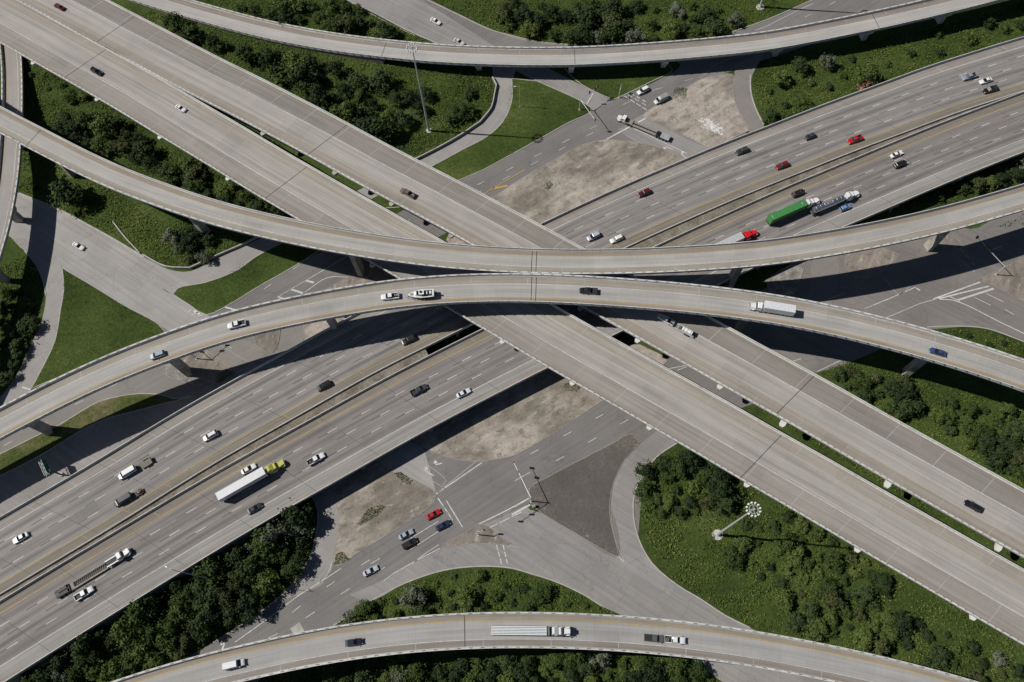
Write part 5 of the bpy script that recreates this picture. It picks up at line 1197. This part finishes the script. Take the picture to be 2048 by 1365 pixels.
def plant(kind,mt,x,y,rpx,label,group,hs=1.):
    """one tree or shrub; rpx = crown radius in photo pixels"""
    cm_,tm_,Rr,H=random.choice(VAR[(kind,mt)])
    mpp=np.linalg.norm(P(x+5,y)-P(x-5,y))/10; s=rpx*mpp/Rr; s=max(.45,min(1.7,s))
    q=P(x,y,H*s*hs*.6); q[2]=0
    r=empty(kind,tuple(q),random.uniform(0,6.28)); r.scale=(s*random.uniform(.92,1.08),s*random.uniform(.92,1.08),s*hs*random.uniform(.85,1.15)); tag(r,label,'tree' if kind=='tree' else 'shrub',group)
    link('crown',cm_,r); link('trunk',tm_,r); COUNT[0]+=1
    return r
def inside(pt,poly):
    x,y=pt; c=False; n=len(poly)
    for i in range(n):
        x1,y1=poly[i][:2]; x2,y2=poly[(i+1)%n][:2]
        if (y1>y)!=(y2>y) and x<(x2-x1)*(y-y1)/(y2-y1)+x1: c=not c
    return c
PLACED=[]
def P_mid(poly,x):
    ys=[]
    for i in range(len(poly)):
        (x1,y1),(x2,y2)=poly[i],poly[(i+1)%len(poly)]
        if (x1>x)!=(x2>x): ys.append(y1+(x-x1)*(y2-y1)/(x2-x1))
    return (min(ys)+max(ys))/2 if ys else 0
def scatter(poly,spacing,rpx,kinds,label,group,hs=1.,n=400):
    xs=[p[0] for p in poly]; ys=[p[1] for p in poly]
    for _ in range(n*4):
        x,y=random.uniform(min(xs),max(xs)),random.uniform(min(ys),max(ys))
        if not inside((x,y),poly): continue
        if any((x-a)**2+(y-b)**2<spacing**2 for a,b in PLACED): continue
        PLACED.append((x,y)); k,mt=random.choice(kinds); f_=random.random()
        if mt=='olive' and k=='tree' and random.random()<.3: mt='pale'
        r=(rpx[0]*.8+(rpx[1]*1.12-rpx[0]*.8)*f_)*(.55 if k=='shrub' else 1)
        lab={'tree':'tree','shrub':'shrub'}[k]; col={'dark':'dark green','mid':'green','olive':'olive brown','pale':'grey green'}[mt]
        sz='small' if f_<.33 else ('mid-sized' if f_<.66 else 'large'); tx=(x-min(xs))/(max(xs)-min(xs))
        where=('far left end','left part','middle','right part','far right end')[min(4,int(tx*5))]; up='upper' if y<P_mid(poly,x) else 'lower'
        plant(k,mt,x,y,r,sz+' '+col+' '+lab+', '+up+' side, '+where+' '+label,col+' '+lab+'s '+group,hs)
T1=[('tree','dark')]*5+[('tree','mid')]*3+[('shrub','dark')]*1+[('tree','olive')]
T2=[('tree','dark')]*3+[('tree','mid')]*4+[('shrub','mid')]*2+[('tree','olive')]
T3=[('shrub','dark')]*4+[('shrub','mid')]*4+[('shrub','olive')]+[('tree','mid')]
def solo(kind,mt,x,y,r,label,hs=1.): PLACED.append((x,y)); plant(kind,mt,x,y,r,label,None,hs)
solo('tree','dark',130,390,30,'big dark bushy tree beside the wide diagonal street at the left')
solo('tree','pale',606,1052,24,'round pale greyish tree beside the slip road at the lower middle')
solo('tree','pale',826,1196,24,'pale grey green tree casting a round shadow in the field above the bottom ramp bridge')
solo('tree','pale',503,1100,20,'pale tree between dark trees beside the lower freeway half')
solo('tree','pale',1199,1318,20,'pale flowering tree just below the bottom ramp bridge')
solo('shrub','pale',700,1235,14,'small pale shrub at the bend of the frontage road above the bottom ramp bridge')
solo('tree','mid',1566,152,18,'light green round tree nearest the top ramp bridge pier at the right')
solo('tree','mid',1738,150,22,'light green tree with bare reddish ground beside the freeway parapet')
solo('tree','mid',1608,205,20,'light green tree close to the freeway parapet at the upper right')
solo('tree','pale',1655,122,16,'greyish shrubby tree in the strip below the top ramp bridge')
solo('shrub','mid',928,222,18,'lone bush inside the upper slip road curve',1.)
solo('shrub','dark',908,238,16,'dark bush in the grass near the upper slip road wall')
solo('shrub','dark',937,186,13,'dark small bush in the grass at the head of the upper slip road')
solo('tree','mid',930,1190,18,'bright green tree in the field above the bottom ramp bridge')
solo('tree','olive',1415,1000,18,'olive toned tree in the group left of the big light mast')
solo('shrub','rust',1733,170,16,'reddish brown dying shrub against the upper freeway parapet')
solo('shrub','mid',1185,995,0.1,'tiny weed on the dark paved triangle',.3) if False else None
scatter([(320,30),(400,58),(500,100),(620,124),(740,148),(800,168),(852,165),(850,190),(835,225),(810,262),(770,285),(735,262),(700,235),(600,180),(520,135),(440,95),(370,60)],27,(17,26),T1,'of the belt above the straight viaduct','between top ramp and viaduct',1.)
scatter([(440,8),(530,22),(560,0),(690,0),(740,25),(790,64),(740,62),(650,50),(550,32)],24,(14,21),T2,'of the strip below the top street','between top ramp and top street',.9)
scatter([(990,0),(1090,8),(1200,5),(1330,5),(1400,0),(1490,20),(1480,45),(1420,62),(1350,75),(1200,84),(1120,80),(1050,62),(990,40)],25,(14,23),T2+T1,'of the thicket at the top edge','in the top thicket',.9)
scatter([(1510,165),(1600,130),(1700,115),(1850,75),(1960,35),(2048,10),(2048,60),(1930,95),(1830,125),(1740,160),(1640,200),(1545,240),(1515,215)],34,(13,22),T3+[('tree','dark')]*2,'of the strip above the freeway','between top ramp and freeway',.9)
scatter([(100,225),(190,230),(250,250),(300,300),(270,320),(200,305),(130,275)],23,(14,21),T1,'of the left slope','on the left slope',.9)
scatter([(45,130),(90,145),(180,195),(180,215),(110,180),(60,170)],25,(9,14),T3,'of the left slope top','at the left slope top',.7)
scatter([(290,320),(380,330),(470,385),(560,425),(520,425),(430,400),(340,365)],21,(14,21),T1,'of the wedge under the viaduct','in the wedge under the flyover',.9)
scatter([(335,460),(390,455),(420,480),(415,510),(380,525),(340,510)],19,(12,17),T1,'of the clump by the bent wall','beside the bent slip road wall',.9)
scatter([(60,372),(110,378),(185,395),(160,410),(110,408)],25,(8,12),T3,'of the patch by the left street','around the big left tree',.8)
scatter([(0,560),(40,575),(62,640),(30,720),(0,760)],27,(14,20),T1,'of the shaded left edge','in shade at the left edge',.8)
scatter([(40,1372),(110,1325),(215,1258),(300,1205),(390,1145),(480,1092),(560,1048),(604,1020),(628,1070),(600,1130),(560,1165),(500,1210),(430,1265),(395,1300),(330,1330),(240,1360)],27,(18,27),T1,'of the lower left wood','in the lower left wood',1.2)
scatter([(690,1245),(740,1208),(800,1180),(900,1150),(1000,1148),(1070,1165),(1140,1190),(1200,1222),(1100,1218),(960,1218),(850,1225),(760,1238)],27,(12,19),T3+[('tree','mid')]*2,'of the field above the bottom ramp','above the bottom ramp',.8)
scatter([(1285,935),(1370,905),(1440,955),(1480,985),(1470,1010),(1410,1025),(1340,1030),(1290,1020)],25,(16,24),T2,'of the group by the light mast','left of the light mast',.9)
scatter([(1500,1035),(1570,1030),(1640,1060),(1720,1110),(1740,1130),(1800,1180),(1740,1230),(1660,1235),(1560,1200),(1500,1140),(1450,1110)],27,(14,22),T2+T3,'of the lower right field','in the lower right field',.8)
scatter([(1560,1215),(1700,1250),(1800,1230),(1900,1265),(1960,1290),(2020,1330),(2048,1350),(1960,1365),(1850,1330),(1700,1285),(1600,1262)],28,(14,23),T2+T3,'of the lower right corner patch','near the lower right corner',.8)
scatter([(520,1375),(640,1345),(760,1330),(900,1322),(1040,1325),(1180,1312),(1300,1318),(1400,1340),(1440,1375)],27,(15,23),T1+T2,'of the strip below the bottom ramp','below the bottom ramp',.9)
scatter([(1665,745),(1720,742),(1800,760),(1838,775),(1840,815),(1780,820),(1720,790)],23,(14,20),T1,'of the clump below the flyover','between flyover and viaduct',.9)
scatter([(1860,830),(1900,800),(1980,805),(2048,835),(2048,960),(1990,915),(1920,875)],25,(15,23),T1,'of the right edge thicket','at the right edge thicket',.9)
scatter([(1860,395),(1950,350),(2048,320),(2048,350),(1930,390)],25,(12,18),T2,'of the strip below the freeway','between freeway and empty flyover',.8)
scatter([(1870,668),(1960,670),(2048,700),(2048,708),(1950,690)],27,(8,13),T3,'of the right grass patch','right of the lower flyover',.7)
print('plants',COUNT[0])
# ground cover: weeds and grass tufts, one mass
def cover(name,polys,dens,size,mats,label,h=(.0,.35),maxn=60000,wts=None):
    cs=[]
    for poly in polys:
        w_=[P(p[0],p[1])[:2] for p in poly]; A=abs(sum(w_[i][0]*w_[(i+1)%len(w_)][1]-w_[(i+1)%len(w_)][0]*w_[i][1] for i in range(len(w_))))/2
        lo=np.min(w_,0); hi=np.max(w_,0); bb=np.prod(hi-lo); n=int(dens*bb); q=lo+rng.random((n,2))*(hi-lo)
        ins=np.zeros(n,bool); m=len(w_)
        for i in range(m):
            x1,y1=w_[i]; x2,y2=w_[(i+1)%m]
            if y1==y2: continue
            c=((y1>q[:,1])!=(y2>q[:,1]))&(q[:,0]<(x2-x1)*(q[:,1]-y1)/(y2-y1)+x1); ins^=c
        q=q[ins]
        # clumpy density
        f=np.sin(q[:,0]*.31+np.sin(q[:,1]*.23)*2)+np.sin(q[:,1]*.37+np.sin(q[:,0]*.19)*2)+rng.normal(size=len(q))*.8
        cs.append(q[f>-.9])
    q=np.concatenate(cs); 
    if len(q)>maxn: q=q[rng.permutation(len(q))[:maxn]]
    n=len(q); bump=.5+.5*np.sin(q[:,0]*.5+np.sin(q[:,1]*.4)*1.7)*np.sin(q[:,1]*.45+1)
    z=h[0]+(h[1]-h[0])*rng.random(n)*(.4+bump)
    cent=np.c_[q,z]; nr=rng.normal(size=(n,3))*.55+np.array([0,0,.9])
    mi=np.searchsorted(np.cumsum(wts),rng.random(n)*.999*sum(wts)) if wts else rng.integers(0,len(mats),n)
    me=quads_mesh(name,cent,nr,size*rng.uniform(.5,1.3,n),mats,mi); o=link(name,me); return tag(o,label,'ground cover',kind='stuff')
GT=[groundmat('tuft green',[(0,(.034,.050,.012)),(.5,(.070,.098,.020)),(1,(.13,.148,.04))],.05,1.5,.9,0),
    groundmat('tuft dark',[(0,(.014,.022,.008)),(.5,(.026,.04,.012)),(1,(.045,.062,.02))],.06,1.7,.9,0),
    groundmat('tuft yellow green',[(0,(.065,.09,.02)),(.5,(.115,.14,.03)),(1,(.17,.18,.05))],.05,1.3,.9,0)]
FIELDS=[[(300,22),(400,42),(512,72),(612,93),(775,120),(880,130),(990,150),(990,175),(980,215),(955,245),(905,278),(838,314),(770,285),(600,195),(512,148),(400,98),(280,35)],
 [(400,0),(520,38),(640,60),(770,78),(872,88),(810,62),(750,30),(690,0)],[(860,0),(980,58),(1030,70),(1130,87),(1280,85),(1430,72),(1535,38),(1620,0)],
 [(1505,150),(1600,118),(1740,85),(1900,45),(2048,0),(2048,72),(1900,118),(1750,170),(1650,205),(1530,250),(1508,200)],
 [(40,110),(150,165),(270,240),(440,340),(600,440),(440,405),(260,342),(110,268),(45,236)],[(40,300),(140,342),(320,415),(500,480),(440,505),(380,538),(335,535),(290,512),(220,470),(120,415),(38,380)],
 [(0,535),(50,510),(90,590),(60,700),(0,780)],[(60,1365),(205,1240),(400,1125),(560,1030),(632,1000),(630,1080),(600,1150),(512,1228),(430,1282),(330,1330),(230,1365)],
 [(672,1248),(730,1213),(812,1170),(888,1145),(1020,1141),(1110,1166),(1236,1230),(1100,1222),(900,1228),(760,1240)],
 [(1270,1000),(1290,940),(1355,892),(1500,970),(1650,1055),(1800,1142),(1950,1235),(2048,1292),(2048,1365),(1920,1362),(1780,1320),(1600,1275),(1510,1258),(1400,1195),(1310,1130)],
 [(480,1370),(640,1330),(900,1300),(1150,1300),(1380,1320),(1440,1368)],[(1640,745),(1690,722),(1900,765),(2048,815),(2048,975),(1900,895),(1760,818)],
 [(1780,425),(1960,345),(2048,305),(2048,365),(1900,405)],[(1860,658),(1974,662),(2048,690),(2048,716),(1940,680)],[(1990,455),(2048,425),(2048,452)],
 [(1530,790),(1590,830),(1700,900),(1900,1020),(2048,1105),(2048,1130),(1850,1020),(1640,895),(1520,820)],[(330,160),(512,262),(650,345),(700,370),(640,342),(512,268),(350,176)]]
cover('undergrowth',FIELDS,7.0,.27,GT,'low weeds and undergrowth covering the slopes and fields',(.0,.5),200000,(6,2,3))
LAWN=[[(1024,170),(1060,165),(1160,206),(1178,225),(1137,244),(1024,304),(930,352),(890,335),(975,278),(1008,245)],[(355,590),(413,570),(512,518),(600,480),(660,485),(597,526),(512,574),(415,626)],[(128,540),(250,615),(330,660),(200,718),(68,774),(112,683),(126,600)],[(1155,166),(1225,196),(1245,188),(1300,164)],[(0,915),(88,870),(163,826),(276,792),(340,798),(215,833),(80,908),(0,948)]]
cover('grass',LAWN,5.0,.17,GT,'short grass on the traffic islands',(.16,.26),40000,(6,2,1.6))
DIRTS=[[(1300,225),(1400,165),(1462,158),(1470,220),(1490,258),(1420,292),(1350,260)],[(1000,395),(1110,322),(1215,284),(1355,318),(1340,338),(1090,438)],[(850,890),(960,915),(1090,870),(1200,800),(1150,765),(1000,820)],[(680,990),(780,950),(868,992),(760,1074),(690,1120)],[(1070,980),(1220,895),(1222,1040),(1230,1105),(1090,1025)]]
M['weed']=groundmat('dry weed',[(0,(.06,.055,.03)),(.5,(.11,.095,.06)),(1,(.20,.17,.12))],.2,1.2,.95,0)
cover('dry_weeds',DIRTS,.22,.18,[M['weed'],GT[1]],'sparse dry weeds scattered over the bare dirt islands',(.17,.28),20000,(5,1))

WP=[[(715,1048),(735,1018),(760,1010),(772,1014),(760,1028),(738,1042),(722,1052)],[(668,1130),(672,1108),(684,1102),(692,1112),(700,1118),(684,1128)],[(788,948),(800,944),(826,962),(820,970),(806,966)],[(1126,778),(1130,768),(1146,764),(1164,772),(1155,784),(1136,784)],[(1340,190),(1352,176),(1375,178),(1372,196),(1352,206)],[(1082,372),(1098,362),(1106,370),(1096,382)],[(430,752),(450,738),(468,748),(440,766)],[(555,1040),(630,1005),(634,1060),(600,1090)]]
cover('weed_patch',WP,34.,.15,GT,'low weed patches on the dirt islands',(.17,.4),20000,(4,4,.8))
